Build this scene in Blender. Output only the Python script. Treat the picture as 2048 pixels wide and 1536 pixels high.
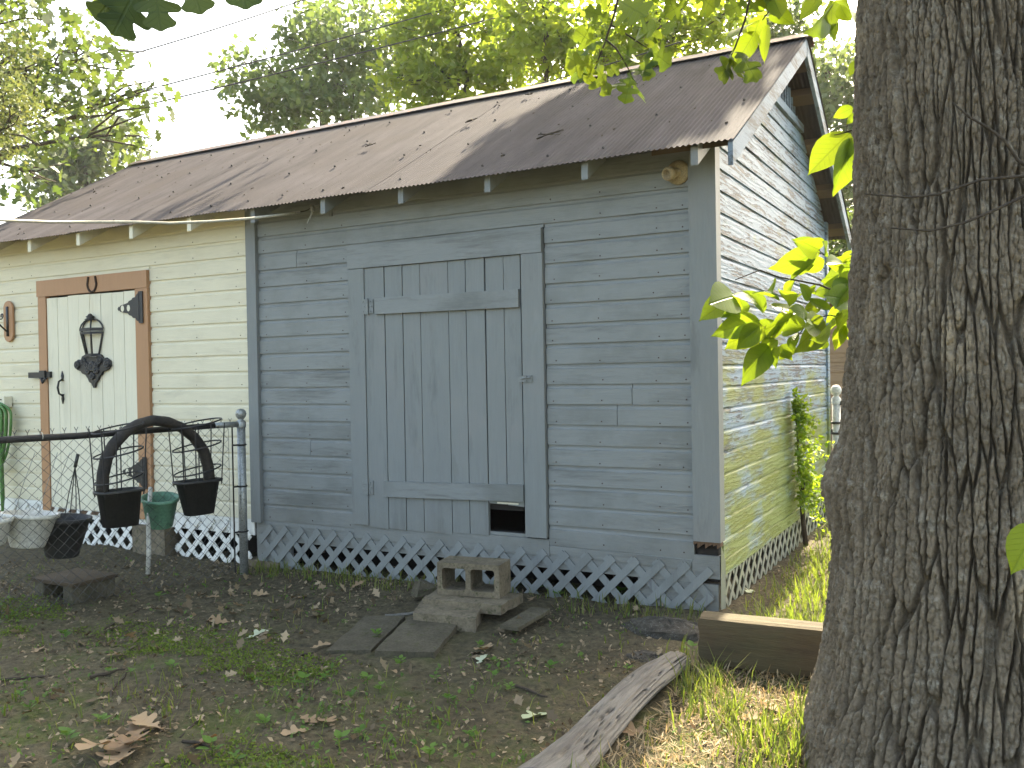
import bpy, math, random
import numpy as np
from mathutils import Vector, Matrix

for o in list(bpy.data.objects): bpy.data.objects.remove(o)
scene = bpy.context.scene
col = scene.collection
rng = np.random.default_rng(7)
random.seed(7)
PI = math.pi

# ------------------------------------------------------------------ camera
F_PX = 1787.765                                     # focal length in pixels of the 2048-wide photograph
CAM = np.array([1.47971, -5.17348, 1.43799])
R = np.array([[0.87615109, -0.0088963, -0.48195449],   # rows: world axes in camera axes (x right, y down, z forward)
              [0.48171964, -0.02009207, 0.87609503],
              [-0.01747747, -0.99975855, -0.01331817]])
cam_d = bpy.data.cameras.new('camera'); cam = bpy.data.objects.new('camera', cam_d); col.objects.link(cam)
cam_d.sensor_fit = 'HORIZONTAL'; cam_d.sensor_width = 36.0; cam_d.lens = 36.0 * F_PX / 2048
cam_d.clip_start = 0.05; cam_d.clip_end = 2000
Mr = Matrix(((R[0][0], -R[0][1], -R[0][2]), (R[1][0], -R[1][1], -R[1][2]), (R[2][0], -R[2][1], -R[2][2])))
cam.matrix_world = Matrix.Translation(Vector(CAM)) @ Mr.to_4x4()
scene.camera = cam
scene.render.resolution_x = 1024; scene.render.resolution_y = 768

# ------------------------------------------------------------------ light
SUN_EL, SUN_AZ = math.radians(43.5), math.radians(-1.5)   # azimuth from +Y towards +X
S = np.array([math.sin(SUN_AZ) * math.cos(SUN_EL), math.cos(SUN_AZ) * math.cos(SUN_EL), math.sin(SUN_EL)])
world = bpy.data.worlds.new('World'); scene.world = world; world.use_nodes = True
wn = world.node_tree.nodes; wl = world.node_tree.links; wn.clear()
sky = wn.new('ShaderNodeTexSky'); sky.sky_type = 'NISHITA'; sky.sun_disc = False
sky.sun_elevation = SUN_EL; sky.sun_rotation = SUN_AZ
sky.air_density = 1.0; sky.dust_density = 4.0; sky.ozone_density = 1.0
bg = wn.new('ShaderNodeBackground'); bg.inputs['Strength'].default_value = 0.15
wo = wn.new('ShaderNodeOutputWorld'); wl.new(sky.outputs[0], bg.inputs['Color']); wl.new(bg.outputs[0], wo.inputs['Surface'])
sun_d = bpy.data.lights.new('sun', 'SUN'); sun_d.energy = 4.6; sun_d.angle = math.radians(0.53); sun_d.color = (1.0, 0.95, 0.86)
sun = bpy.data.objects.new('sun', sun_d); col.objects.link(sun); sun.location = (0, 20, 25)
sun.rotation_euler = Vector(S).to_track_quat('Z', 'Y').to_euler()
scene.view_settings.view_transform = 'Standard'; scene.view_settings.look = 'None'
scene.view_settings.gamma = 1.0; scene.view_settings.exposure = 2.6; scene.view_settings.use_curve_mapping = False

scene.view_settings.use_white_balance = True; scene.view_settings.white_balance_temperature = 7700; scene.view_settings.white_balance_tint = 8

# ------------------------------------------------------------------ photo pixel -> place
def ray(px, py):
    v = R @ np.array([px - 1024.0, py - 768.0, F_PX]); return v / np.linalg.norm(v)
def W(px, py, y=0.0):                                # on a plane parallel to the front wall
    r = ray(px, py); return CAM + r * ((y - CAM[1]) / r[1])
def GB(px, py, x=0.0):                               # on a plane parallel to the gable
    r = ray(px, py); return CAM + r * ((x - CAM[0]) / r[0])
def G(px, py, z=0.0):                                # on a level plane
    r = ray(px, py); return CAM + r * ((z - CAM[2]) / r[2])
def D(px, py, d):                                    # at a given depth from the camera
    v = R @ np.array([px - 1024.0, py - 768.0, F_PX]); return CAM + v * (d / F_PX)
def proj(P):
    c = (np.atleast_2d(P) - CAM) @ R
    return c[:, 0] / c[:, 2] * F_PX + 1024, c[:, 1] / c[:, 2] * F_PX + 768, c[:, 2]

# ------------------------------------------------------------------ noise
def _h(ix, iy, s):
    n = (ix.astype(np.int64) * 374761393 + iy.astype(np.int64) * 668265263 + s * 982451653) & 0x7fffffff
    n = ((n ^ (n >> 13)) * 1274126177) & 0x7fffffff
    n = (n ^ (n >> 16)) & 0xffffff
    return n / float(0xffffff)
def vn(x, y, s=0):
    x = np.asarray(x, float); y = np.asarray(y, float)
    ix = np.floor(x); iy = np.floor(y); fx = x - ix; fy = y - iy
    fx = fx * fx * (3 - 2 * fx); fy = fy * fy * (3 - 2 * fy)
    a = _h(ix, iy, s); b = _h(ix + 1, iy, s); c = _h(ix, iy + 1, s); d = _h(ix + 1, iy + 1, s)
    return (a * (1 - fx) + b * fx) * (1 - fy) + (c * (1 - fx) + d * fx) * fy
def fbm(x, y, s=0, o=4):
    t = 0; a = .5
    for k in range(o):
        t = t + a * vn(x, y, s + k * 17); x = x * 2.03; y = y * 2.03; a *= .5
    return t
def voro(x, y, s=0):                                 # F1, F2-F1, cell id
    ix = np.floor(x); iy = np.floor(y)
    f1 = np.full(x.shape, 9.0); f2 = np.full(x.shape, 9.0); cid = np.zeros(x.shape)
    for dx in (-1, 0, 1):
        for dy in (-1, 0, 1):
            cx = ix + dx; cy = iy + dy
            d = np.hypot(cx + _h(cx, cy, s) - x, cy + _h(cx, cy, s + 5) - y)
            n = d < f1
            f2 = np.where(n, f1, np.minimum(f2, d)); cid = np.where(n, _h(cx, cy, s + 9), cid); f1 = np.where(n, d, f1)
    return f1, f2 - f1, cid
def sstep(a, b, x):
    t = np.clip((x - a) / (b - a), 0, 1); return t * t * (3 - 2 * t)

# ------------------------------------------------------------------ materials
def newmat(name):
    m = bpy.data.materials.new(name); m.use_nodes = True
    nt = m.node_tree; return m, nt, nt.nodes, nt.links, nt.nodes['Principled BSDF']
def nnode(nodes, t, **kw):
    n = nodes.new(t)
    for k, v in kw.items(): setattr(n, k, v)
    return n
def coords(nodes, links, scale=(1, 1, 1), rnd=True):
    tc = nodes.new('ShaderNodeTexCoord'); mp = nodes.new('ShaderNodeMapping'); mp.inputs['Scale'].default_value = scale
    if rnd:
        oi = nodes.new('ShaderNodeObjectInfo'); ml = nodes.new('ShaderNodeVectorMath'); ml.operation = 'MULTIPLY_ADD'
        ml.inputs[0].default_value = (0, 0, 0)
        cx = nodes.new('ShaderNodeCombineXYZ')
        for i, k in enumerate((37.0, 53.0, 71.0)):
            mm = nodes.new('ShaderNodeMath'); mm.operation = 'MULTIPLY'; mm.inputs[1].default_value = k
            links.new(oi.outputs['Random'], mm.inputs[0]); links.new(mm.outputs[0], cx.inputs[i])
        ad = nodes.new('ShaderNodeVectorMath'); ad.operation = 'ADD'
        links.new(tc.outputs['Object'], ad.inputs[0]); links.new(cx.outputs[0], ad.inputs[1]); links.new(ad.outputs[0], mp.inputs['Vector'])
    else:
        links.new(tc.outputs['Object'], mp.inputs['Vector'])
    return mp.outputs[0]
def noise(nodes, links, vec, scale, detail=4, rough=.55, dist=0.0):
    n = nodes.new('ShaderNodeTexNoise'); n.inputs['Scale'].default_value = scale; n.inputs['Detail'].default_value = detail
    n.inputs['Roughness'].default_value = rough; n.inputs['Distortion'].default_value = dist
    links.new(vec, n.inputs['Vector']); return n.outputs['Fac']
def ramp(nodes, links, fac, stops):
    r = nodes.new('ShaderNodeValToRGB'); e = r.color_ramp.elements
    while len(e) < len(stops): e.new(.5)
    for i, (p, c) in enumerate(stops):
        e[i].position = p; e[i].color = (*c, 1) if len(c) == 3 else c
    links.new(fac, r.inputs['Fac']); return r.outputs['Color']
def mixc(nodes, links, fac, a, b, mode='MIX'):
    m = nodes.new('ShaderNodeMix'); m.data_type = 'RGBA'; m.blend_type = mode
    for s, v in ((m.inputs[0], fac), (m.inputs[6], a), (m.inputs[7], b)):
        if isinstance(v, bpy.types.NodeSocket): links.new(v, s)
        elif isinstance(v, (int, float)): s.default_value = v
        else: s.default_value = (*v, 1)
    return m.outputs[2]
def mathn(nodes, links, op, a, b=None, clamp=False):
    m = nodes.new('ShaderNodeMath'); m.operation = op; m.use_clamp = clamp
    for s, v in ((m.inputs[0], a), (m.inputs[1], b)):
        if v is None: continue
        if isinstance(v, bpy.types.NodeSocket): links.new(v, s)
        else: s.default_value = v
    return m.outputs[0]
def bump(nodes, links, bsdf, h, strength=.3, dist=.01):
    b = nodes.new('ShaderNodeBump'); b.inputs['Strength'].default_value = strength; b.inputs['Distance'].default_value = dist
    links.new(h, b.inputs['Height']); links.new(b.outputs[0], bsdf.inputs['Normal'])

def wood(name, c, c2, axis='X', wear=.5, rough=.55, stain=None, grain=.35, spec=.4, stain_amt=.5, splash=0.0):
    """painted or bare wood: grain along an axis, worn patches in c2, stains"""
    m, nt, n, l, b = newmat(name)
    st = {'X': (1.2, 16, 16), 'Y': (16, 1.2, 16), 'Z': (16, 16, 1.2)}[axis]
    st2 = {'X': (.5, 3, 3), 'Y': (3, .5, 3), 'Z': (3, 3, .5)}[axis]
    v = coords(n, l, st); v2 = coords(n, l, st2)
    g = noise(n, l, v, 4.0, 6, .65, .6); g2 = noise(n, l, v2, 2.2, 5, .6)
    fine = noise(n, l, v, 18.0, 3, .6)
    c0 = mixc(n, l, g, [x * .86 for x in c], [min(1, x * 1.12) for x in c])
    wm = mathn(n, l, 'MULTIPLY', g2, mathn(n, l, 'ADD', g, .35))
    wr = ramp(n, l, wm, [(.62 - .32 * wear, (0, 0, 0)), (.80 - .30 * wear, (1, 1, 1))])
    cc = mixc(n, l, wr, c0, c2)
    if stain:
        v3 = coords(n, l, (1, 1, 1)); s = noise(n, l, v3, 1.6, 5, .65)
        sr = ramp(n, l, s, [(.50, (0, 0, 0)), (.72, (1, 1, 1))])
        cc = mixc(n, l, mathn(n, l, 'MULTIPLY', sr, stain_amt), cc, stain)
        st3 = {'X': (.9, 5, 5), 'Y': (5, .9, 5), 'Z': (5, 5, .9)}[axis]
        s2 = noise(n, l, coords(n, l, st3), 1.7, 6, .7, .3)
        cc = mixc(n, l, mathn(n, l, 'MULTIPLY', ramp(n, l, s2, [(.55, (0, 0, 0)), (.70, (1, 1, 1))]), stain_amt * .7), cc, [x * .55 for x in c])
        cc = mixc(n, l, mathn(n, l, 'MULTIPLY', ramp(n, l, s2, [(.28, (1, 1, 1)), (.40, (0, 0, 0))]), stain_amt * .5), cc, [min(.8, x * 1.25) for x in c])
    if splash:                                        # mud splashed up from the ground
        vz = coords(n, l, (1, 1, 1), False); sz = n.new('ShaderNodeSeparateXYZ'); l.new(vz, sz.inputs[0])
        mr = n.new('ShaderNodeMapRange'); mr.inputs['From Min'].default_value = .95; mr.inputs['From Max'].default_value = .2; l.new(sz.outputs['Z'], mr.inputs['Value'])
        mud = mathn(n, l, 'MULTIPLY', mr.outputs[0], noise(n, l, vz, 7, 6, .75))
        cc = mixc(n, l, mathn(n, l, 'MULTIPLY', ramp(n, l, mud, [(.22, (0, 0, 0)), (.60, (1, 1, 1))]), splash), cc, (.14, .12, .09))
    l.new(cc, b.inputs['Base Color'])
    b.inputs['Roughness'].default_value = rough; b.inputs['Specular IOR Level'].default_value = spec
    h = mathn(n, l, 'ADD', g, mathn(n, l, 'MULTIPLY', fine, .4))
    bump(n, l, b, h, grain, .006)
    return m

def rough_mat(name, c, c2, scale=6.0, rough=.9, bstr=.4, bdist=.01, c3=None, spec=.25, metal=0.0, stretch=(1, 1, 1)):
    m, nt, n, l, b = newmat(name)
    v = coords(n, l, stretch)
    a = noise(n, l, v, scale, 6, .65); f = noise(n, l, v, scale * 9, 4, .65)
    cc = mixc(n, l, ramp(n, l, a, [(.35, (0, 0, 0)), (.65, (1, 1, 1))]), c, c2)
    if c3:
        s = noise(n, l, v, scale * 2.7, 5, .7, .4)
        cc = mixc(n, l, ramp(n, l, s, [(.55, (0, 0, 0)), (.66, (1, 1, 1))]), cc, c3)
    cc = mixc(n, l, ramp(n, l, f, [(.3, (0.0, 0.0, 0.0)), (.7, (1, 1, 1))]), mixc(n, l, .45, cc, (0, 0, 0)), cc)
    l.new(cc, b.inputs['Base Color']); b.inputs['Roughness'].default_value = rough
    b.inputs['Specular IOR Level'].default_value = spec; b.inputs['Metallic'].default_value = metal
    bump(n, l, b, mathn(n, l, 'ADD', a, f), bstr, bdist)
    return m

def leaf_mat(name, c, c2, trans, tcol, rough=.5, attr=True, veins=False, spec=.22):
    m, nt, n, l, b = newmat(name)
    if attr:
        at = n.new('ShaderNodeAttribute'); at.attribute_name = 'rnd'; fac = at.outputs['Fac']
    else:
        oi = n.new('ShaderNodeObjectInfo'); fac = oi.outputs['Random']
    cc = mixc(n, l, fac, c, c2)
    tc = mixc(n, l, fac, tcol, [tcol[0] * 1.35, tcol[1] * 1.15, tcol[2] * .9])
    if veins:
        t = n.new('ShaderNodeTexCoord'); sp = n.new('ShaderNodeSeparateXYZ'); l.new(t.outputs['Object'], sp.inputs[0])
        ay = mathn(n, l, 'ABSOLUTE', sp.outputs['Y'])
        k = mathn(n, l, 'MULTIPLY', mathn(n, l, 'SUBTRACT', sp.outputs['X'], mathn(n, l, 'MULTIPLY', ay, .75)), 9.0)
        fr = mathn(n, l, 'FRACT', k); tri = mathn(n, l, 'ABSOLUTE', mathn(n, l, 'SUBTRACT', fr, .5))
        vl = ramp(n, l, tri, [(.0, (1, 1, 1)), (.09, (0, 0, 0))])
        mid = ramp(n, l, ay, [(.008, (1, 1, 1)), (.022, (0, 0, 0))])
        vv = mathn(n, l, 'MAXIMUM', vl, mid)
        tc = mixc(n, l, mathn(n, l, 'MULTIPLY', vv, .45), tc, [x * .45 for x in tcol])
        bump(n, l, b, mathn(n, l, 'SUBTRACT', 1.0, vv), .35, .02)
    l.new(cc, b.inputs['Base Color']); b.inputs['Roughness'].default_value = rough; b.inputs['Specular IOR Level'].default_value = spec
    tr = n.new('ShaderNodeBsdfTranslucent'); l.new(tc, tr.inputs['Color'])
    mx = n.new('ShaderNodeMixShader'); mx.inputs[0].default_value = trans
    l.new(b.outputs[0], mx.inputs[1]); l.new(tr.outputs[0], mx.inputs[2]); l.new(mx.outputs[0], n['Material Output'].inputs['Surface'])
    return m

M = {}
BLUE = (.194, .209, .205); BLUE_W = (.115, .122, .118)
M['blue'] = wood('blue_grey_paint_boards', BLUE, BLUE_W, 'X', .50, .5, (.120, .130, .122), .35, stain_amt=.75, splash=.28)
M['blue_v'] = wood('blue_grey_paint_planks', BLUE, (.175, .185, .185), 'Z', .42, .5, (.215, .218, .212), .35, .18, stain_amt=.7, splash=.28)
def gable_mat():
    m, nt, n, l, b = newmat('peeling_blue_paint_with_green_reflection')
    v = coords(n, l, (14, 1.1, 14)); v2 = coords(n, l, (3, .6, 3)); v1 = coords(n, l, (1, 1, 1), False)
    ring = nnode(n, 'ShaderNodeTexWave', wave_type='RINGS', rings_direction='Y'); ring.inputs['Scale'].default_value = 2.2; ring.inputs['Distortion'].default_value = 9; ring.inputs['Detail'].default_value = 3; ring.inputs['Detail Scale'].default_value = 1.2
    l.new(coords(n, l, (5, .55, 5)), ring.inputs['Vector'])
    vd = coords(n, l, (26, 3.2, 26)); g = noise(n, l, vd, 2.6, 6, .7, .5); big = noise(n, l, v2, 2.6, 5, .6); fine = noise(n, l, v, 16, 4, .65)
    peel = mathn(n, l, 'ADD', mathn(n, l, 'MULTIPLY', g, .55), mathn(n, l, 'MULTIPLY', ring.outputs['Fac'], .10))
    peel = mathn(n, l, 'ADD', peel, mathn(n, l, 'MULTIPLY', big, .5))
    pm = ramp(n, l, peel, [(.585, (0, 0, 0)), (.66, (1, 1, 1))])
    c = mixc(n, l, fine, (.15, .225, .30), (.235, .325, .41)); c = mixc(n, l, pm, c, mixc(n, l, fine, (.045, .05, .055), (.11, .112, .112)))
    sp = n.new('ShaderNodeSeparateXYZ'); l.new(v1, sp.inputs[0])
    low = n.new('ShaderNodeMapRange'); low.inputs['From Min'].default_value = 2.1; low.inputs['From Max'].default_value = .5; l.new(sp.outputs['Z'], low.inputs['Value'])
    refl = mathn(n, l, 'ADD', noise(n, l, coords(n, l, (1, .7, 2.2), False), 2.4, 6, .65), mathn(n, l, 'MULTIPLY', low.outputs[0], .25))
    am = mathn(n, l, 'MULTIPLY', ramp(n, l, refl, [(.58, (0, 0, 0)), (.74, (1, 1, 1))]), .85)
    c = mixc(n, l, am, c, mixc(n, l, fine, (.15, .18, .02), (.28, .31, .05)))  # yellow-green reflection of sunlit foliage painted in, stronger towards the bottom
    l.new(c, b.inputs['Base Color']); b.inputs['Roughness'].default_value = .46; b.inputs['Specular IOR Level'].default_value = .32
    h = mathn(n, l, 'SUBTRACT', mathn(n, l, 'ADD', fine, mathn(n, l, 'MULTIPLY', ring.outputs['Fac'], .5)), mathn(n, l, 'MULTIPLY', pm, 1.2))
    bump(n, l, b, h, .8, .006); return m
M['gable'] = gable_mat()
M['barge'] = wood('peeling_pale_paint', (.20, .27, .34), (.08, .088, .09), 'Y', .75, .6, None, .9, .2)
M['cream'] = wood('cream_paint_boards', (.64, .59, .44), (.54, .48, .34), 'X', .35, .55, (.50, .45, .32), .22, stain_amt=.45)
M['cream_v'] = wood('cream_paint_planks', (.66, .62, .48), (.56, .50, .36), 'Z', .35, .55, (.55, .50, .38), .22, stain_amt=.4)
M['tan'] = wood('tan_brown_paint', (.38, .20, .10), (.31, .16, .08), 'Z', .3, .55, None, .2)
M['white'] = wood('white_paint_slats', (.74, .73, .68), (.40, .37, .30), 'Z', .4, .6, (.40, .38, .30), .2, stain_amt=.6)
M['blue_slat'] = wood('blue_grey_paint_slats', BLUE, (.12, .125, .13), 'Z', .35, .55, (.10, .10, .09), .3, stain_amt=.5)
M['gable_slat'] = wood('faded_pale_slats', (.25, .25, .19), (.15, .145, .11), 'Z', .4, .6, (.28, .30, .13), .3, stain_amt=.5)
M['soffit'] = wood('bare_brown_wood', (.14, .105, .075), (.09, .07, .05), 'X', .5, .8, None, .4)
M['dark'] = wood('dark_interior_wood', (.018, .015, .013), (.010, .009, .008), 'X', .5, .9, None, .3)
M['rot'] = wood('rotten_wood', (.12, .07, .04), (.05, .035, .025), 'Z', .6, .9, None, .9)
M['timber'] = wood('weathered_timber', (.080, .054, .029), (.036, .025, .015), 'X', .70, .9, (.085, .080, .036), 1.0, stain_amt=.6)
M['log'] = wood('silver_weathered_wood', (.185, .175, .155), (.095, .088, .076), 'Y', .85, .92, (.13, .12, .10), 1.0, stain_amt=.5)
M['iron'] = rough_mat('black_painted_iron', (.012, .012, .014), (.02, .02, .022), 20, .5, .15, .002, spec=.45)
M['black_plastic'] = rough_mat('black_plastic', (.026, .027, .026), (.040, .039, .036), 7, .55, .1, .002, spec=.4)
M['tyre'] = rough_mat('dull_black_rubber', (.02, .019, .018), (.05, .04, .03), 9, .75, .25, .004, spec=.3)
M['galv'] = rough_mat('galvanised_steel', (.32, .335, .32), (.44, .45, .43), 14, .45, .15, .002, metal=.55, c3=(.16, .15, .12))
M['mesh'] = rough_mat('weathered_mesh_wire', (.085, .085, .08), (.14, .138, .13), 16, .6, .15, .002, metal=.3)
M['galv_dark'] = rough_mat('dark_weathered_steel', (.03, .03, .03), (.055, .05, .045), 16, .6, .15, .002, metal=.3)
M['white_plastic'] = rough_mat('grubby_white_plastic', (.62, .60, .52), (.72, .71, .64), 6, .5, .1, .002, spec=.4)
M['green_plastic'] = rough_mat('green_plastic', (.11, .27, .17), (.15, .33, .22), 6, .5, .1, .002, spec=.4)
M['hose'] = rough_mat('green_hose', (.07, .20, .04), (.10, .26, .06), 9, .45, .1, .002, spec=.45)
M['concrete'] = rough_mat('dirty_concrete', (.25, .205, .14), (.16, .13, .088), 7, .95, .55, .012, c3=(.085, .085, .04))
M['paver'] = rough_mat('mossy_paver', (.140, .120, .082), (.085, .072, .048), 8, .95, .55, .012, c3=(.085, .085, .035))
M['rock'] = rough_mat('pebbled_concrete_lump', (.14, .125, .10), (.06, .052, .042), 22, .95, .9, .02, c3=(.24, .23, .20))
M['cord'] = rough_mat('white_cable', (.60, .57, .47), (.50, .47, .38), 12, .6, .1, .001)
M['cable'] = rough_mat('black_cable', (.03, .03, .032), (.05, .05, .052), 12, .6, .1, .001)
M['lamp'] = rough_mat('beige_lampholder', (.46, .38, .24), (.36, .28, .17), 14, .5, .2, .002)
M['shoe'] = rough_mat('rusty_horseshoe', (.05, .035, .028), (.09, .055, .035), 18, .7, .4, .003, metal=.3)
M['branch'] = rough_mat('twig_bark', (.085, .065, .045), (.05, .038, .028), 22, .9, .5, .004, stretch=(1, 1, .4))
M['far_bark'] = rough_mat('far_tree_bark', (.11, .09, .07), (.07, .058, .045), 5, .95, .6, .03, stretch=(1, 1, .2))
M['deadleaf'] = leaf_mat('dead_leaf', (.33, .235, .14), (.21, .14, .08), .15, (.35, .20, .08), .7, attr=False, spec=.2)
M['litter'] = leaf_mat('leaf_litter', (.075, .055, .034), (.34, .26, .165), .08, (.2, .12, .05), .8, attr=True, spec=.15)
M['paleleaf'] = leaf_mat('pale_fallen_leaf', (.36, .40, .24), (.42, .44, .30), .1, (.3, .36, .16), .6, attr=False)
M['shadeleaf'] = leaf_mat('shaded_oak_leaf', (.035, .06, .022), (.045, .07, .026), .10, (.06, .10, .02), .5, attr=False, veins=True)  # canopy shade put into the colour: darker copy of the oak leaf
M['oakleaf'] = leaf_mat('oak_leaf', (.055, .095, .016), (.085, .125, .024), .42, (.12, .18, .016), .45, attr=False, veins=True)
M['sapleaf'] = leaf_mat('sapling_leaf', (.070, .135, .016), (.10, .17, .022), .50, (.19, .28, .018), .42, attr=False, veins=True)
M['crownleaf'] = leaf_mat('crown_leaves', (.045, .085, .015), (.07, .12, .02), .45, (.14, .24, .02))
M['weed'] = leaf_mat('weed_leaf', (.065, .14, .024), (.10, .19, .035), .35, (.14, .25, .03), .55, attr=False)
M['grass'] = leaf_mat('grass_blade', (.060, .100, .018), (.20, .19, .065), .4, (.18, .26, .03), .6)
M['vine'] = leaf_mat('vine_leaf', (.08, .17, .02), (.12, .22, .03), .5, (.28, .42, .03), .5)

def corr_mat():
    m, nt, n, l, b = newmat('weathered_corrugated_metal')
    v = coords(n, l, (2.0, .45, .45), True); v1 = coords(n, l, (1, 1, 1), False)
    a = noise(n, l, v, 2.4, 6, .65); f = noise(n, l, v1, 30, 5, .7); s = noise(n, l, v1, 1.3, 5, .6)
    cc = mixc(n, l, ramp(n, l, a, [(.3, (0, 0, 0)), (.7, (1, 1, 1))]), (.060, .054, .055), (.105, .095, .096))
    cc = mixc(n, l, ramp(n, l, s, [(.48, (0, 0, 0)), (.70, (1, 1, 1))]), cc, (.080, .070, .067))
    cc = mixc(n, l, ramp(n, l, f, [(.62, (0, 0, 0)), (.74, (1, 1, 1))]), cc, (.030, .026, .025))
    l.new(cc, b.inputs['Base Color']); b.inputs['Roughness'].default_value = .85
    b.inputs['Specular IOR Level'].default_value = .05
    bump(n, l, b, f, .12, .004); return m
M['roof'] = corr_mat()
M['ridge'] = rough_mat('rusty_ridge_flashing', (.075, .062, .056), (.10, .075, .06), 3, .6, .2, .003, c3=(.30, .105, .04), metal=.15)

def ground_mat():
    m, nt, n, l, b = newmat('bare_dirt_with_moss')
    v = coords(n, l, (1, 1, 1), False)
    a = noise(n, l, v, 1.1, 6, .6); f = noise(n, l, v, 26, 6, .7); g = noise(n, l, v, 2.3, 7, .65, .3); p = noise(n, l, v, 90, 3, .6)
    cc = mixc(n, l, ramp(n, l, a, [(.35, (0, 0, 0)), (.65, (1, 1, 1))]), (.108, .090, .052), (.158, .132, .078))
    cc = mixc(n, l, ramp(n, l, f, [(.35, (0, 0, 0)), (.68, (1, 1, 1))]), cc, (.045, .037, .027))
    at = n.new('ShaderNodeAttribute'); at.attribute_name = 'moss'
    mm = mathn(n, l, 'MULTIPLY', at.outputs['Fac'], ramp(n, l, g, [(.36, (0, 0, 0)), (.50, (.08, .08, .08)), (.66, (.85, .85, .85))]))
    mm = mathn(n, l, 'MULTIPLY', mm, ramp(n, l, f, [(.30, (.25, .25, .25)), (.55, (1, 1, 1))]))
    cc = mixc(n, l, mm, cc, mixc(n, l, p, (.050, .070, .018), (.095, .115, .030)))
    sp = ramp(n, l, p, [(.70, (0, 0, 0)), (.76, (1, 1, 1))])
    cc = mixc(n, l, mathn(n, l, 'MULTIPLY', sp, .55), cc, (.21, .185, .145))
    l.new(cc, b.inputs['Base Color']); b.inputs['Roughness'].default_value = .95; b.inputs['Specular IOR Level'].default_value = .15
    bump(n, l, b, mathn(n, l, 'ADD', f, mathn(n, l, 'MULTIPLY', p, .5)), .9, .025); return m
M['ground'] = ground_mat()

def bark_mat():
    m, nt, n, l, b = newmat('furrowed_oak_bark')
    v = coords(n, l, (1, 1, .22), False); v1 = coords(n, l, (1, 1, 1), False)
    a = noise(n, l, v, 9, 6, .7, .5); f = noise(n, l, v1, 75, 5, .7); s = noise(n, l, coords(n, l, (1, 1, .45), False), 2.6, 4, .6, .6); q = noise(n, l, v1, 22, 5, .75)
    cc = mixc(n, l, ramp(n, l, a, [(.3, (0, 0, 0)), (.7, (1, 1, 1))]), (.120, .092, .062), (.240, .190, .132))
    cc = mixc(n, l, ramp(n, l, q, [(.52, (0, 0, 0)), (.66, (1, 1, 1))]), cc, (.27, .235, .18))
    cc = mixc(n, l, mathn(n, l, 'MULTIPLY', ramp(n, l, s, [(.62, (0, 0, 0)), (.68, (1, 1, 1))]), .7), cc, (.36, .285, .19))
    cc = mixc(n, l, ramp(n, l, f, [(.32, (0, 0, 0)), (.55, (1, 1, 1))]), mixc(n, l, .5, cc, (.03, .025, .02)), cc)
    l.new(cc, b.inputs['Base Color']); b.inputs['Roughness'].default_value = .92; b.inputs['Specular IOR Level'].default_value = .2
    bump(n, l, b, mathn(n, l, 'ADD', mathn(n, l, 'ADD', f, q), a), .8, .012); return m
M['bark'] = bark_mat()

# ------------------------------------------------------------------ object helpers
ROOT = {}
def tag(o, label=None, cat=None, group=None, kind=None):
    if label: o['label'] = label
    if cat: o['category'] = cat
    if group: o['group'] = group
    if kind: o['kind'] = kind
    return o
def thing(name, loc, label, cat, group=None):
    o = bpy.data.objects.new(name, None); col.objects.link(o); o.empty_display_size = .1
    o.location = tuple(float(v) for v in loc); ROOT[o] = np.array([float(v) for v in loc]); tag(o, label, cat, group); return o
def finish(name, me, mat, parent=None, smooth=False):
    me.materials.append(mat)
    if smooth: me.polygons.foreach_set('use_smooth', np.ones(len(me.polygons), bool))
    o = bpy.data.objects.new(name, me); col.objects.link(o)
    if parent is not None: o.parent = parent; ROOT[o] = ROOT[parent]
    else: ROOT[o] = np.zeros(3)
    return o
def np_mesh(name, V, Fc, rnd=None, rname='rnd'):
    V = np.asarray(V, np.float32); Fc = np.asarray(Fc, np.int32)
    me = bpy.data.meshes.new(name); k = Fc.shape[1]
    me.vertices.add(len(V)); me.vertices.foreach_set('co', V.ravel())
    me.loops.add(Fc.size); me.loops.foreach_set('vertex_index', Fc.ravel())
    me.polygons.add(len(Fc)); me.polygons.foreach_set('loop_start', np.arange(0, Fc.size, k, dtype=np.int32))
    me.polygons.foreach_set('loop_total', np.full(len(Fc), k, np.int32))
    if rnd is not None:
        a = me.attributes.new(rname, 'FLOAT', 'POINT'); a.data.foreach_set('value', np.asarray(rnd, np.float32))
    me.update(calc_edges=True); me.validate(); return me
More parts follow.
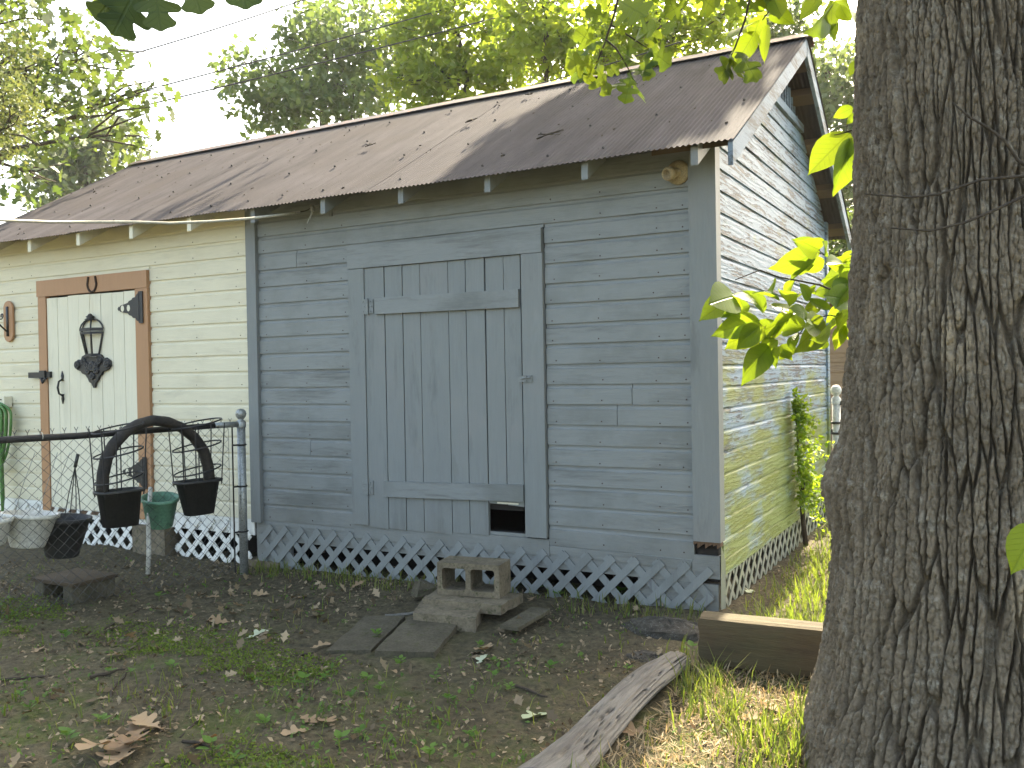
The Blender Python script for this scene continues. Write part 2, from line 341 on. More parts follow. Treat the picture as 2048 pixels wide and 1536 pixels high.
class MB:
    def __init__(s): s.v = []; s.f = []
    def add(s, vs, fs):
        k = len(s.v); s.v += [tuple(map(float, p)) for p in vs]; s.f += [[i + k for i in f] for f in fs]; return s
    def box(s, a, b):
        (x0, y0, z0), (x1, y1, z1) = a, b
        return s.add([(x0, y0, z0), (x1, y0, z0), (x1, y1, z0), (x0, y1, z0), (x0, y0, z1), (x1, y0, z1), (x1, y1, z1), (x0, y1, z1)],
                     [(0, 3, 2, 1), (4, 5, 6, 7), (0, 1, 5, 4), (1, 2, 6, 5), (2, 3, 7, 6), (3, 0, 4, 7)])
    def hexa(s, p8):
        return s.add(p8, [(0, 3, 2, 1), (4, 5, 6, 7), (0, 1, 5, 4), (1, 2, 6, 5), (2, 3, 7, 6), (3, 0, 4, 7)])
    def prism(s, poly, off):                          # polygon of 3-D points extruded by a vector
        n = len(poly); poly = [np.asarray(p, float) for p in poly]; off = np.asarray(off, float)
        return s.add(poly + [p + off for p in poly], [list(range(n))[::-1], list(range(n, 2 * n))] + [(i, (i + 1) % n, n + (i + 1) % n, n + i) for i in range(n)])
    def bar(s, a, b, w, h, up=(0, 0, 1)):             # rectangular bar from a to b
        a = np.asarray(a, float); b = np.asarray(b, float); d = b - a; d /= np.linalg.norm(d)
        u = np.asarray(up, float); sd = np.cross(d, u); sd /= np.linalg.norm(sd); u = np.cross(sd, d)
        q = [sd * w / 2 * i + u * h / 2 * j for i, j in ((-1, -1), (1, -1), (1, 1), (-1, 1))]
        return s.hexa([a + k for k in q] + [b + k for k in q])
    def tube(s, pts, r, n=8, cap=True, closed=False):
        pts = [np.asarray(p, float) for p in pts]; m = len(pts); rs = r if hasattr(r, '__len__') else [r] * m
        k = len(s.v); prev = None
        for i, p in enumerate(pts):
            if closed: t = pts[(i + 1) % m] - pts[i - 1]
            else: t = pts[min(i + 1, m - 1)] - pts[max(i - 1, 0)]
            t = t / (np.linalg.norm(t) + 1e-12)
            if prev is None:
                u = np.cross(t, (0, 0, 1.0)); 
                if np.linalg.norm(u) < .05: u = np.cross(t, (1.0, 0, 0))
            else: u = prev - t * (prev @ t)
            u = u / np.linalg.norm(u); prev = u; w = np.cross(t, u)
            for j in range(n):
                a = 2 * PI * j / n; s.v.append(tuple(p + rs[i] * (math.cos(a) * u + math.sin(a) * w)))
        for i in range(m if closed else m - 1):
            i2 = (i + 1) % m
            for j in range(n): s.f.append([k + i * n + j, k + i * n + (j + 1) % n, k + i2 * n + (j + 1) % n, k + i2 * n + j])
        if cap and not closed: s.f.append([k + j for j in range(n)][::-1]); s.f.append([k + (m - 1) * n + j for j in range(n)])
        return s
    def lathe(s, prof, c, n=20, axis=(0, 0, 1), sx=1.0):       # profile of (radius, height) about an axis through c
        c = np.asarray(c, float); ax = np.asarray(axis, float); ax /= np.linalg.norm(ax)
        u = np.cross(ax, (0, 1.0, 0)); 
        if np.linalg.norm(u) < .05: u = np.cross(ax, (1.0, 0, 0))
        u /= np.linalg.norm(u); w = np.cross(ax, u); k = len(s.v)
        for r, h in prof:
            for j in range(n):
                a = 2 * PI * j / n; s.v.append(tuple(c + ax * h + r * (math.cos(a) * u * sx + math.sin(a) * w)))
        for i in range(len(prof) - 1):
            for j in range(n): s.f.append([k + i * n + j, k + i * n + (j + 1) % n, k + (i + 1) * n + (j + 1) % n, k + (i + 1) * n + j])
        return s
    def mesh(s, name, org):
        me = bpy.data.meshes.new(name); o = np.asarray(org)
        me.from_pydata([tuple(np.asarray(p) - o) for p in s.v], [], s.f); me.update(); return me
    def build(s, name, mat, parent=None, smooth=False, kind=None, bevel=0):
        org = ROOT[parent] if parent is not None else np.zeros(3)
        o = finish(name, s.mesh(name, org), mat, parent, smooth)
        if kind: o['kind'] = kind
        if bevel:
            md = o.modifiers.new('bevel', 'BEVEL'); md.width = bevel; md.segments = 2; md.limit_method = 'ANGLE'
        return o
    def single(s, name, mat, loc, label, cat, group=None, smooth=False, bevel=0):     # a thing that is one mesh, origin at its base
        me = s.mesh(name, loc); o = finish(name, me, mat, None, smooth); o.location = tuple(float(v) for v in loc); ROOT[o] = np.asarray(loc, float)
        if bevel:
            md = o.modifiers.new('bevel', 'BEVEL'); md.width = bevel; md.segments = 2; md.limit_method = 'ANGLE'
        return tag(o, label, cat, group)

def gz(x, y):                                         # height of the ground
    x = np.asarray(x, float); y = np.asarray(y, float)
    z = np.clip(.005 + .016 * x, -.055, .03) + .12 * np.exp(-(((x + 4.9) / 1.0) ** 2 + ((y + 2.1) / .9) ** 2))
    z = z + .05 * (fbm(x * .55, y * .55, 3, 3) - .45) + .035 * (fbm(x * 2.6, y * 2.6, 11, 4) - .47)
    z = z + .10 * np.exp(-(((x - 1.4) / .75) ** 2 + ((y + 1.75) / .75) ** 2)) * 1.0
    return z

# ------------------------------------------------------------------ ground
def ground():
    def axis(lo, hi, fine_lo, fine_hi, st):
        a = list(np.arange(fine_lo, fine_hi, st)); d = st
        x = fine_lo; left = []
        while x > lo: d *= 1.25; x -= d; left.append(x)
        d = st; x = a[-1]; right = []
        while x < hi: d *= 1.25; x += d; right.append(x)
        return np.array(left[::-1] + a + right)
    xs = axis(-400, 400, -5.2, 1.3, .017); ys = axis(-60, 600, -3.9, .1, .017)
    X, Y = np.meshgrid(xs, ys); Z = gz(X, Y)
    near = sstep(-6.5, -5.6, X) * sstep(2.6, 1.6, X) * sstep(-4.8, -4.0, Y) * sstep(2.6, .4, Y)
    Z = Z + near * (.026 * (fbm(X * 9, Y * 9, 31, 4) - .47) + .016 * (fbm(X * 27, Y * 27, 41, 2) - .37) + .014 * np.clip(vn(X * 46, Y * 46, 43) - .45, 0, 1))
    far = np.hypot(X, Y); Z = np.where(far > 40, Z * np.clip(1 - (far - 40) / 60, 0, 1), Z)
    moss = sstep(-1.0, -2.1, Y) * .9 + .25 * sstep(.5, -1.6, Y)
    moss = np.where(X < -3.0, moss * .55, moss) + sstep(.25, .6, X) * .55
    moss = np.where((Y > 3) | (X < -7) | (X > 3), 3.0, moss)
    ny, nx = X.shape; i = np.arange(nx * ny).reshape(ny, nx)
    Fc = np.stack([i[:-1, :-1], i[:-1, 1:], i[1:, 1:], i[1:, :-1]], -1).reshape(-1, 4)
    me = np_mesh('ground', np.stack([X, Y, Z], -1).reshape(-1, 3), Fc, np.clip(moss, 0, 3).ravel(), 'moss')
    tag(finish('ground', me, M['ground'], None, True), kind='structure')
ground()

# ------------------------------------------------------------------ shed
SH = thing('shed', (-3.4, 1.85, 0), 'long old wooden shed, grey-blue and cream halves under one brown corrugated roof', 'shed')
XL, YB = -7.1, 3.70                                    # left end, back wall; front wall at y = 0, gable at x = 0
EZ, EY, RZ, RY = 2.67, -.35, 3.93, 1.85                # eave and ridge of the roof
SL = (RZ - EZ) / (RY - EY)
BP, Z0 = .1294, .32                                    # board exposure, bottom of the boards
def roof_z(y): return RZ - SL * abs(y - RY)
XP = -3.69                                             # where the two colours meet

def body():
    wall_b = MB().box((XP, .004, .18), (.0, .06, 2.80)).build('front_wall', M['dark'], SH)
    # cut the doorway out of the grey wall by building it from pieces
    bpy.data.objects.remove(wall_b)
    mb = MB(); dx0, dx1, dz1 = -2.56, -1.25, 2.22
    mb.box((XP, .004, .18), (dx0, .06, 2.80)); mb.box((dx1, .004, .18), (.0, .06, 2.80)); mb.box((dx0, .004, dz1), (dx1, .06, 2.80)); mb.box((dx0, .004, .18), (dx1, .06, .375))
    fb = mb.build('front_wall', M['dark'], SH); fb['label'] = 'grey-blue painted front wall'
    mb = MB(); dx0, dx1, dz1 = -6.22, -4.93, 2.22
    mb.box((XL, .004, .18), (XP - .003, .06, 2.80))
    fc = mb.build('front_wall', M['dark'], SH); fc['label'] = 'cream painted front wall'
    pts = [(-.06, .07, .18), (-.06, YB - .01, .18), (-.06, YB - .01, 2.80), (-.06, RY, 3.84), (-.06, .07, 2.80)]
    gw = MB().prism(pts, (.052, 0, 0)).build('gable_wall', M['dark'], SH); gw['label'] = 'weathered gable wall with peeling pale blue paint'
    MB().prism([(XL, p[1], p[2]) for p in pts], (.05, 0, 0)).build('end_wall', M['cream'], SH)
    MB().box((XL, YB, .0), (0, YB + .05, 2.80)).build('back_wall', M['dark'], SH)
    MB().box((XL, .0, .24), (-.02, YB, .30)).build('floor', M['dark'], SH)
    MB().box((XP - .03, .07, .305), (XP + .02, YB - .01, 2.8)).build('partition', M['dark'], SH)
    MB().box((XL, .35, -.1), (-.3, .40, .235)).build('footing', M['dark'], SH)
    MB().box((-.32, .45, -.1), (-.28, YB - .1, .235)).build('footing', M['dark'], SH)
    return fb, fc, gw
FB, FC, GW = body()

def board_x(x0, x1, z0, mat, parent, h=BP, t=.018, warp=0.0):     # drop siding running along x
    pr = [(.0, 0), (-t, .0), (-t, h * .76), (-t * .60, h * .785), (-t * .40, h * .87), (-t * .36, h + .012), (.0, h + .012)]
    n = max(2, int((x1 - x0) / .35) + 1); xs = np.linspace(x0, x1, n); vs = []; fs = []; k = len(pr)
    jit = (np.random.default_rng(int(abs(x0 * 71 + z0 * 977) * 13)).random((n, 2)) - .5)
    for i, x in enumerate(xs):
        for y, z in pr: vs.append((x, y + .002 * jit[i, 0] * (y < 0), z0 + z + .0025 * jit[i, 1] + warp * (i / (n - 1))))
    for i in range(n - 1):
        for j in range(k): fs.append((i * k + j, i * k + (j + 1) % k, (i + 1) * k + (j + 1) % k, (i + 1) * k + j))
    fs += [list(range(k)), list(range((n - 1) * k, n * k))[::-1]]
    return MB().add(vs, fs).build('siding_board', mat, parent)
def siding():
    for k in range(-1, 19):
        z = Z0 + k * BP
        if z > 2.75: break
        g = .004
        if k == -1: continue
        # grey-blue front
        hh = min(BP, 2.80 - z)
        if z < 2.27:
            if k in (4, 15): 
                c = -3.2 if k == 15 else -3.1
                board_x(XP + .10, c - .002, z, M['blue'], FB, hh); board_x(c + .002, -2.69 - g, z, M['blue'], FB, hh)
            else: board_x(XP + .10, -2.69 - g, z, M['blue'], FB, hh)
            if k in (6, 7):
                board_x(-1.105 + g, -.52 + .1 * k - .7, z, M['blue'], FB, hh); board_x(-.516 + .1 * k - .7, -.14, z, M['blue'], FB, hh)
            else: board_x(-1.105 + g, -.14, z, M['blue'], FB, hh, warp=-.012 if k == 0 else 0)
        else:
            board_x(XP + .10, -.14, z, M['blue'], FB, hh)
        # cream front
        if z < 2.27:
            board_x(XL, -6.33 - g, z, M['cream'], FC, hh); board_x(-4.835 + g, XP - .003, z, M['cream'], FC, hh)
        else: board_x(XL, XP - .003, z, M['cream'], FC, hh)
    board_x(-2.688, -1.106, 2.366, M['blue'], FB, .0235, .019); board_x(-6.328, -4.832, 2.356, M['cream'], FC, .0335, .019)
    board_x(-1.10, -.16, Z0 - .062, M['blue'], FB, .075, warp=-.02)
    # gable boards run along y and are clipped by the roof slope
    t = .021
    for k in range(0, 28):
        z = Z0 + k * BP - .02
        if z > 3.40: break
        hlen = lambda zz: (max(.055, RY - (3.84 - zz) / SL), min(YB - .02, RY + (3.84 - zz) / SL))
        a0, b0 = hlen(z); a1, b1 = hlen(z + BP + .012)
        if b1 - a1 < .1: break
        def seg(ya0, yb0, ya1, yb1):
            pr = [(.0, 0), (t, .0), (t, BP * .80), (t * .78, BP * .86), (t * .42, BP * .93), (t * .30, BP + .010), (.0, BP + .010)]
            vs = []; kk = len(pr); n = 6
            for i in range(n):
                f = i / (n - 1)
                for x, h in pr:
                    q = h / (BP + .01); ya = ya0 + (ya1 - ya0) * q; yb = yb0 + (yb1 - yb0) * q
                    vs.append((-.006 + x + .0025 * (vn(f * 5, z * 9, 3) - .5) * (x > 0), ya + (yb - ya) * f, z + h + .003 * (vn(f * 4, z * 7, 5) - .5)))
            fs = [(i * kk + j, (i + 1) * kk + j, (i + 1) * kk + (j + 1) % kk, i * kk + (j + 1) % kk) for i in range(n - 1) for j in range(kk)]
            fs += [list(range(kk))[::-1], list(range((n - 1) * kk, n * kk))]
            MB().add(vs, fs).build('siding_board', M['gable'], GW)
        if k in (1, 4, 9, 10, 14, 18):
            c = a0 + (b0 - a0) * (.35 + .5 * random.random()); seg(a0, c - .002, a1, c - .002); seg(c + .002, b0, c + .002, b1)
        else: seg(a0, b0, a1, b1)
    # base board of the gable
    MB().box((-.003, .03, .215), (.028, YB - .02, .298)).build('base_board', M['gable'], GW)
siding()

def trims():
    # corner post, rotten at its foot
    mb = MB(); mb.box((-.138, -.043, .42), (.026, .052, 2.83)); mb.build('corner_post', M['blue_v'], SH)
    mb = MB()
    for i in range(7):
        x = -.138 + i * .0235; h = .02 + .045 * random.random()
        mb.prism([(x, -.040, .42 - h), (x + .021, -.040, .42 - h * .6), (x + .0225, -.040, .419), (x, -.040, .419)], (0, .05, 0))
    mb.build('rotten_post_foot', M['rot'], SH)
    MB().box((-.15, -.018, .20), (.012, .04, .335)).build('sill_end', M['blue'], SH)
    MB().prism([(.014, -.01, .02), (.03, .035, .02), (.034, .03, .30), (.02, -.012, .40)], (-.006, .02, 0)).build('broken_corner_strip', M['gable_slat'], SH)
    MB().box((XP - .002, -.047, .30), (XP + .098, .003, 2.82)).build('division_post', M['blue_v'], SH)
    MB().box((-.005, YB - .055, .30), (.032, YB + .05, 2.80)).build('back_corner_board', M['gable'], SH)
    # skirt behind the lattice
    MB().box((-2.692, -.022, .245), (-1.1005, .003, .3515)).build('base_board', M['blue'], SH)
    MB().box((XP + .02, -.012, .165), (-.151, .003, .319)).build('skirt_board', M['blue'], SH)
    MB().box((XP + .02, -.010, -.08), (-3.32, .02, .164)).build('skirt_board', M['blue'], SH)
    MB().box((-.50, -.010, -.06), (.0, .02, .164)).build('skirt_board', M['blue'], SH)
    MB().box((XL, -.012, .19), (XP - .003, .003, .317)).build('skirt_board', M['white'], SH)
    # brick piers under the corners
    MB().box((-.30, -.004, -.2), (-.02, .35, .13)).build('pier', M['concrete'], SH)
    MB().box((-3.78, -.05, -.2), (-3.42, .3, .00)).build('pier', M['concrete'], SH)
    MB().box((-5.02, -.10, -.2), (-4.62, .2, .19)).build('pier', M['concrete'], SH)
    # rafter tails
    for k in range(10):
        x = -6.03 + .668 * k - (.67 if False else 0)
        mat = M['cream_v'] if x < XP else M['blue_v']
        y0, y1 = -.30, .02
        zt = lambda y: roof_z(y) - .022
        MB().hexa([(x - .021, y0, zt(y0) - .105), (x + .021, y0, zt(y0) - .105), (x + .021, y1, zt(y1) - .10), (x - .021, y1, zt(y1) - .10),
                   (x - .021, y0, zt(y0)), (x + .021, y0, zt(y0)), (x + .021, y1, zt(y1)), (x - .021, y1, zt(y1))]).build('rafter_tail', mat, SH)
    x = -6.70
    MB().hexa([(x - .021, -.3, roof_z(-.3) - .127), (x + .021, -.3, roof_z(-.3) - .127), (x + .021, .02, roof_z(.02) - .122), (x - .021, .02, roof_z(.02) - .122),
               (x - .021, -.3, roof_z(-.3) - .022), (x + .021, -.3, roof_z(-.3) - .022), (x + .021, .02, roof_z(.02) - .022), (x - .021, .02, roof_z(.02) - .022)]).build('rafter_tail', M['cream_v'], SH)
    # barge boards on both slopes of the gable
    for sgn in (-1, 1):
        ya, yb = RY + sgn * 2.17, RY + sgn * .012
        za, zb = roof_z(ya) - .020, roof_z(yb) - .020
        w = .125
        MB().hexa([(.176, ya, za - w), (.204, ya, za - w), (.204, yb, zb - w), (.176, yb, zb - w), (.176, ya, za), (.204, ya, za), (.204, yb, zb), (.176, yb, zb)]).build('barge_board', M['barge'], SH)
    # purlins that carry the overhang
    for y in (-.16, .55, 1.2, 1.68, 2.02, 2.32, 2.82, 3.34, 3.84):
        z = roof_z(y) - .022; d = SL if y < RY else -SL; hw = .05
        MB().hexa([(-.30, y - hw, z - d * hw - .05), (.175, y - hw, z - d * hw - .05), (.175, y + hw, z + d * hw - .05), (-.30, y + hw, z + d * hw - .05),
                   (-.30, y - hw, z - d * hw), (.175, y - hw, z - d * hw), (.175, y + hw, z + d * hw), (-.30, y + hw, z + d * hw)]).build('purlin', M['soffit'], SH)
    # vent in the peak of the gable
    vt = MB().prism([(-.004, RY - .62, 3.45), (-.004, RY + .62, 3.45), (-.004, RY, 3.82)], (.006, 0, 0)).build('gable_vent', M['dark'], SH)
    MB().box((.004, RY - .72, 3.39), (.040, RY + .72, 3.452)).build('vent_sill', M['barge'], vt)
    for i in range(13):
        y = RY - .54 + .09 * i; zt = 3.80 - abs(y - RY) * SL
        if zt - 3.46 > .03: MB().box((.003, y - .014, 3.453), (.022, y + .014, zt)).build('vent_bar', M['barge'], vt)
trims()

def nails():
    g = np.random.default_rng(12); mb = MB()
    for k in range(18):
        z = Z0 + k * BP + .022
        for x in (-3.52, -3.1, -2.75, -1.05, -.72, -.35, -.18):
            if z > 2.3 or k % 1 == 0: mb.lathe([(.0048, 0), (.0045, .002), (0, .0026)], (x + g.normal() * .012, -.0178, z + g.normal() * .004), 6, (0, -1, 0))
    mb.build('nail_heads', M['shoe'], FB, kind='stuff'); mb = MB()
    for k in range(18):
        for x in (-6.75, -6.45, -4.75, -4.3, -3.8): mb.lathe([(.0048, 0), (.0045, .002), (0, .0026)], (x + g.normal() * .012, -.0178, Z0 + k * BP + .022), 6, (0, -1, 0))
    mb.build('nail_heads', M['shoe'], FC, kind='stuff')
nails()
def lattice(parent, o, u, u0, u1, zb, zt, mat, sp=.158, w=.040, out=(0, -1, 0), skip=None):
    """crossed diagonal slats in the plane through o along u (unit, horizontal); heights are functions of the position"""
    o = np.array(o, float); u = np.array(u, float); out = np.array(out, float); hgt = zt - zb; hw = w * .7071
    for layer in (0, 1):
        c = u0 - hgt - .03 * layer
        while c < u1 + hgt:
            # slat centre line: (c + s, zb + s) or mirrored
            sg = 1 if layer == 0 else -1
            s0, s1 = 0.0, hgt
            a, b = (c, c + hgt) if sg > 0 else (c + hgt, c)
            lo, hi = u0 + hw, u1 - hw
            # clip in u
            pa, pb = np.array([a, zb]), np.array([b, zt])
            d = pb - pa; t0, t1 = 0.0, 1.0
            for q, s in ((lo, 1), (hi, -1)):
                da, db = s * (pa[0] - q), s * (pb[0] - q)
                if da < 0 and db < 0: t1 = -1; break
                if da < 0: t0 = max(t0, da / (da - db))
                elif db < 0: t1 = min(t1, da / (da - db))
            if t1 - t0 > .12 and not (skip and skip((a + b) / 2)):
                jb = random.uniform(-.02, .012) if t0 == 0 else 0
                q0, q1 = pa + d * t0, pa + d * t1; q0 = q0 + d / np.linalg.norm(d) * jb
                nrm = np.array([-d[1], d[0]]) / np.linalg.norm(d) * w / 2
                dep = .0065 * (1 if layer == 0 else 0) + .0005 + random.random() * .001
                P = lambda q, e: o + u * q[0] + np.array([0, 0, q[1]]) + out * (dep + e)
                pts = [P(q0 - nrm, 0), P(q1 - nrm, 0), P(q1 + nrm, 0), P(q0 + nrm, 0)]
                MB().prism(pts, out * .006).build('lattice_slat', mat, parent)
            c += sp * (1 + random.uniform(-.02, .02))
def lattices():
    sk = MB().box((XP + .03, -.016, .285), (-.152, -.0125, .31)).build('lattice_skirt', M['blue_slat'], SH)
    lattice(sk, (0, -.017, 0), (1, 0, 0), XP + .03, -.005, -.055, .275, M['blue_slat'], w=.047)
    sk = MB().box((-6.9, -.016, .285), (XP - .02, -.0125, .31)).build('lattice_skirt', M['white'], SH)
    lattice(sk, (0, -.017, 0), (1, 0, 0), -4.60, XP - .01, -.05, .285, M['white'])
    lattice(sk, (0, -.017, 0), (1, 0, 0), -6.9, -5.05, -.05, .285, M['white'])
    sk = MB().box((.0, .05, .214), (.003, YB - .03, .29)).build('lattice_skirt', M['gable_slat'], SH)
    lattice(sk, (.004, 0, 0), (0, 1, 0), .06, YB - .04, -.02, .222, M['gable_slat'], out=(1, 0, 0), w=.034)
lattices()

def doors():
    # grey-blue door: frame, planks, battens
    fr = MB().box((-2.69, -.047, 2.205), (-1.112, -.001, 2.362)).build('door_frame', M['blue'], SH)
    MB().box((-2.69, -.042, .352), (-2.547, -.001, 2.202)).build('jamb', M['blue_v'], fr)
    MB().box((-1.262, -.043, .362), (-1.108, -.001, 2.202)).build('jamb', M['blue_v'], fr)
    MB().box((-2.545, -.012, .353), (-1.264, .055, .374)).build('threshold', M['blue'], fr)
    dr = MB().box((-2.50, .008, .52), (-1.30, .014, .56)).build('plank_door', M['dark'], SH); dr['label'] = 'grey-blue plank door with a cat-hole cut in the bottom corner'
    xe = [W(480 + .4818 * x, 650, -.03)[0] for x in (533, 603, 676, 749, 866, 939, 1019, 1097, 1180)]
    top = 2.2005; bot = [.342, .340, .338, .342, .350, .350, .565, .560]
    for i in range(8):
        g = .0030 if i not in (5, 6) else .0045
        b = bot[i]
        x0, x1 = xe[i] + g, xe[i + 1] - g
        if i == 0: x0 = -2.5425
        if i == 5: x1 = xe[6] - .004
        if i == 7: x1 = -1.276
        dy = random.uniform(-.003, .003); sk = random.uniform(-.003, .003)
        MB().hexa([(x0, -.030 + dy, b), (x1, -.030 + dy, b - .006 + random.uniform(-.006, .006)), (x1, -.004, b), (x0, -.004, b),
                   (x0 + sk, -.030 + dy, top), (x1 + sk, -.030 + dy, top + .002), (x1 + sk, -.004, top), (x0 + sk, -.004, top)]).build('plank', M['blue_v'], dr)
    a, b = W(750, 612, -.05), W(1037, 596, -.05); h = .118
    MB().hexa([(a[0], -.055, a[2] - h / 2), (b[0], -.055, b[2] - h / 2), (b[0], -.034, b[2] - h / 2), (a[0], -.034, a[2] - h / 2),
               (a[0], -.055, a[2] + h / 2), (b[0], -.055, b[2] + h / 2), (b[0], -.034, b[2] + h / 2), (a[0], -.034, a[2] + h / 2)]).build('batten', M['blue'], dr)
    a, b = W(768, 978, -.05), W(1047, 987, -.05); h = .11
    MB().hexa([(a[0], -.055, a[2] - h / 2), (b[0], -.055, b[2] - h / 2), (b[0], -.034, b[2] - h / 2), (a[0], -.034, a[2] - h / 2),
               (a[0], -.055, a[2] + h / 2), (b[0], -.055, b[2] + h / 2), (b[0], -.034, b[2] + h / 2), (a[0], -.034, a[2] + h / 2)]).build('batten', M['blue'], dr)
    MB().box((-1.475, -.0345, .567), (-1.315, -.031, .578)).build('bare_patch', M['cream_v'], dr)
    for py in (613, 975):
        c = W(735, py, -.05); mb = MB().box((c[0] - .05, -.0475, c[2] - .055), (c[0] - .006, -.0435, c[2] + .055)); mb.box((c[0] + .004, -.041, c[2] - .05), (c[0] + .042, -.0365, c[2] + .05))
        mb.tube([(c[0] - .001, -.048, c[2] - .06), (c[0] - .001, -.048, c[2] + .06)], .006, 8)
        for sx, sz in ((-.04, .035), (-.03, 0), (-.04, -.035), (.022, .035), (.032, 0), (.022, -.035)): mb.lathe([(.005, 0), (.005, .004), (.0, .005)], (c[0] + sx, -.046, c[2] + sz), 8, (0, -1, 0))
        mb.build('hinge', M['blue'], dr)
    c = W(1052, 757, -.045)
    mb = MB().box((c[0] - .055, -.052, c[2] - .022), (c[0] + .045, -.0445, c[2] + .02)); mb.tube([(c[0] - .03, -.056, c[2] + .0), (c[0] + .04, -.06, c[2] + .008)], .006, 8)
    mb.tube([(c[0] + .01, -.053, c[2] - .015), (c[0] + .01, -.068, c[2] - .015), (c[0] + .01, -.068, c[2] + .015), (c[0] + .01, -.053, c[2] + .015)], .0035, 6)
    mb.build('latch', M['blue'], dr)
    # cream door in a tan frame
    x0, x1 = -6.33, -4.835; jw = .155
    fr = MB().box((x0, -.048, 2.205), (x1, -.001, 2.352)).build('door_frame', M['tan'], SH); fr['label'] = 'tan-brown door frame'
    MB().box((x0 + .01, -.043, .24), (x0 + jw - .03, -.001, 2.203)).build('jamb', M['tan'], fr)
    MB().box((x1 - jw, -.043, .24), (x1, -.001, 2.203)).build('jamb', M['tan'], fr)
    MB().box((x0 + jw - .028, -.03, .235), (x1 - jw - .002, .0, .262)).build('threshold', M['rot'], fr)
    xa, xb = x0 + jw - .026, x1 - jw - .004
    dr = MB().box((xa + .05, .0005, .5), (xb - .05, .0035, .55)).build('plank_door', M['dark'], SH); dr['label'] = 'cream plank door with black iron fittings'
    es = np.linspace(xa, xb, 9)
    for i in range(8):
        dy = random.uniform(-.0015, .0015)
        MB().box((es[i] + .0022, -.034 + dy, .268 + random.uniform(0, .01)), (es[i + 1] - .0022, -.004, 2.197 - random.uniform(0, .012))).build('plank', M['cream_v'], dr)
    def strap(py_c, px_tip, px_base):
        a = W(px_tip, py_c, -.04); b = W(px_base, py_c - 8, -.04); L = b[0] - a[0]; z = a[2]
        prof = [(0, 0), (.05, .018), (.09, .012), (.12, .026), (.45, .045), (.50, .06), (.62, .07), (.66, .085), (.78, .09), (.82, .11), (.97, .125)]
        up = [(a[0] + p * L, -.040, z + h) for p, h in prof]; dn = [(a[0] + p * L, -.040, z - h) for p, h in prof[::-1]]
        mb = MB().prism(up + dn[:-1], (0, -.006, 0))
        mb.box((b[0] - .015, -.0555, z - .135), (b[0] + .035, -.049, z + .135)); mb.tube([(b[0] - .012, -.052, z - .12), (b[0] - .012, -.052, z + .12)], .009, 8)
        h = mb.build('strap_hinge', M['iron'], dr)
        mb = MB()
        for p in (.22, .48): mb.lathe([(.021, 0), (.0, .001)], (a[0] + p * L, -.0463, z), 10, (0, -1, 0), 1.35)
        mb.build('hinge_hole', M['cream_v'], h)
    strap(618, 236, 282); strap(943, 246, 290)
    c = W(124, 775, -.045)
    mb = MB(); z = c[2]
    mb.tube([(c[0], -.038, z + .075), (c[0], -.075, z + .055), (c[0], -.088, z), (c[0], -.075, z - .055), (c[0], -.038, z - .075)], .009, 8)
    for s in (-1, 1): mb.prism([(c[0], -.037, z + s * .15), (c[0] + .018, -.037, z + s * .105), (c[0] + .010, -.037, z + s * .075), (c[0] + .022, -.037, z + s * .06), (c[0] - .022, -.037, z + s * .06), (c[0] - .010, -.037, z + s * .075), (c[0] - .018, -.037, z + s * .105)], (0, -.006, 0))
    mb.build('pull_handle', M['iron'], dr, True)
    c = W(85, 750, -.05); e = W(58, 752, -.05); z = c[2]
    mb = MB().box((e[0], -.058, z - .026), (c[0], -.052, z + .026)); mb.box((c[0] - .02, -.072, z - .035), (c[0] + .06, -.05, z + .04)); mb.box((c[0] + .075, -.06, z - .025), (c[0] + .12, -.036, z + .03))
    mb.tube([(c[0] + .02, -.075, z - .03), (c[0] + .05, -.085, z - .07), (c[0] + .09, -.075, z - .03)], .012, 8)
    mb.build('hasp', M['iron'], dr)
doors()

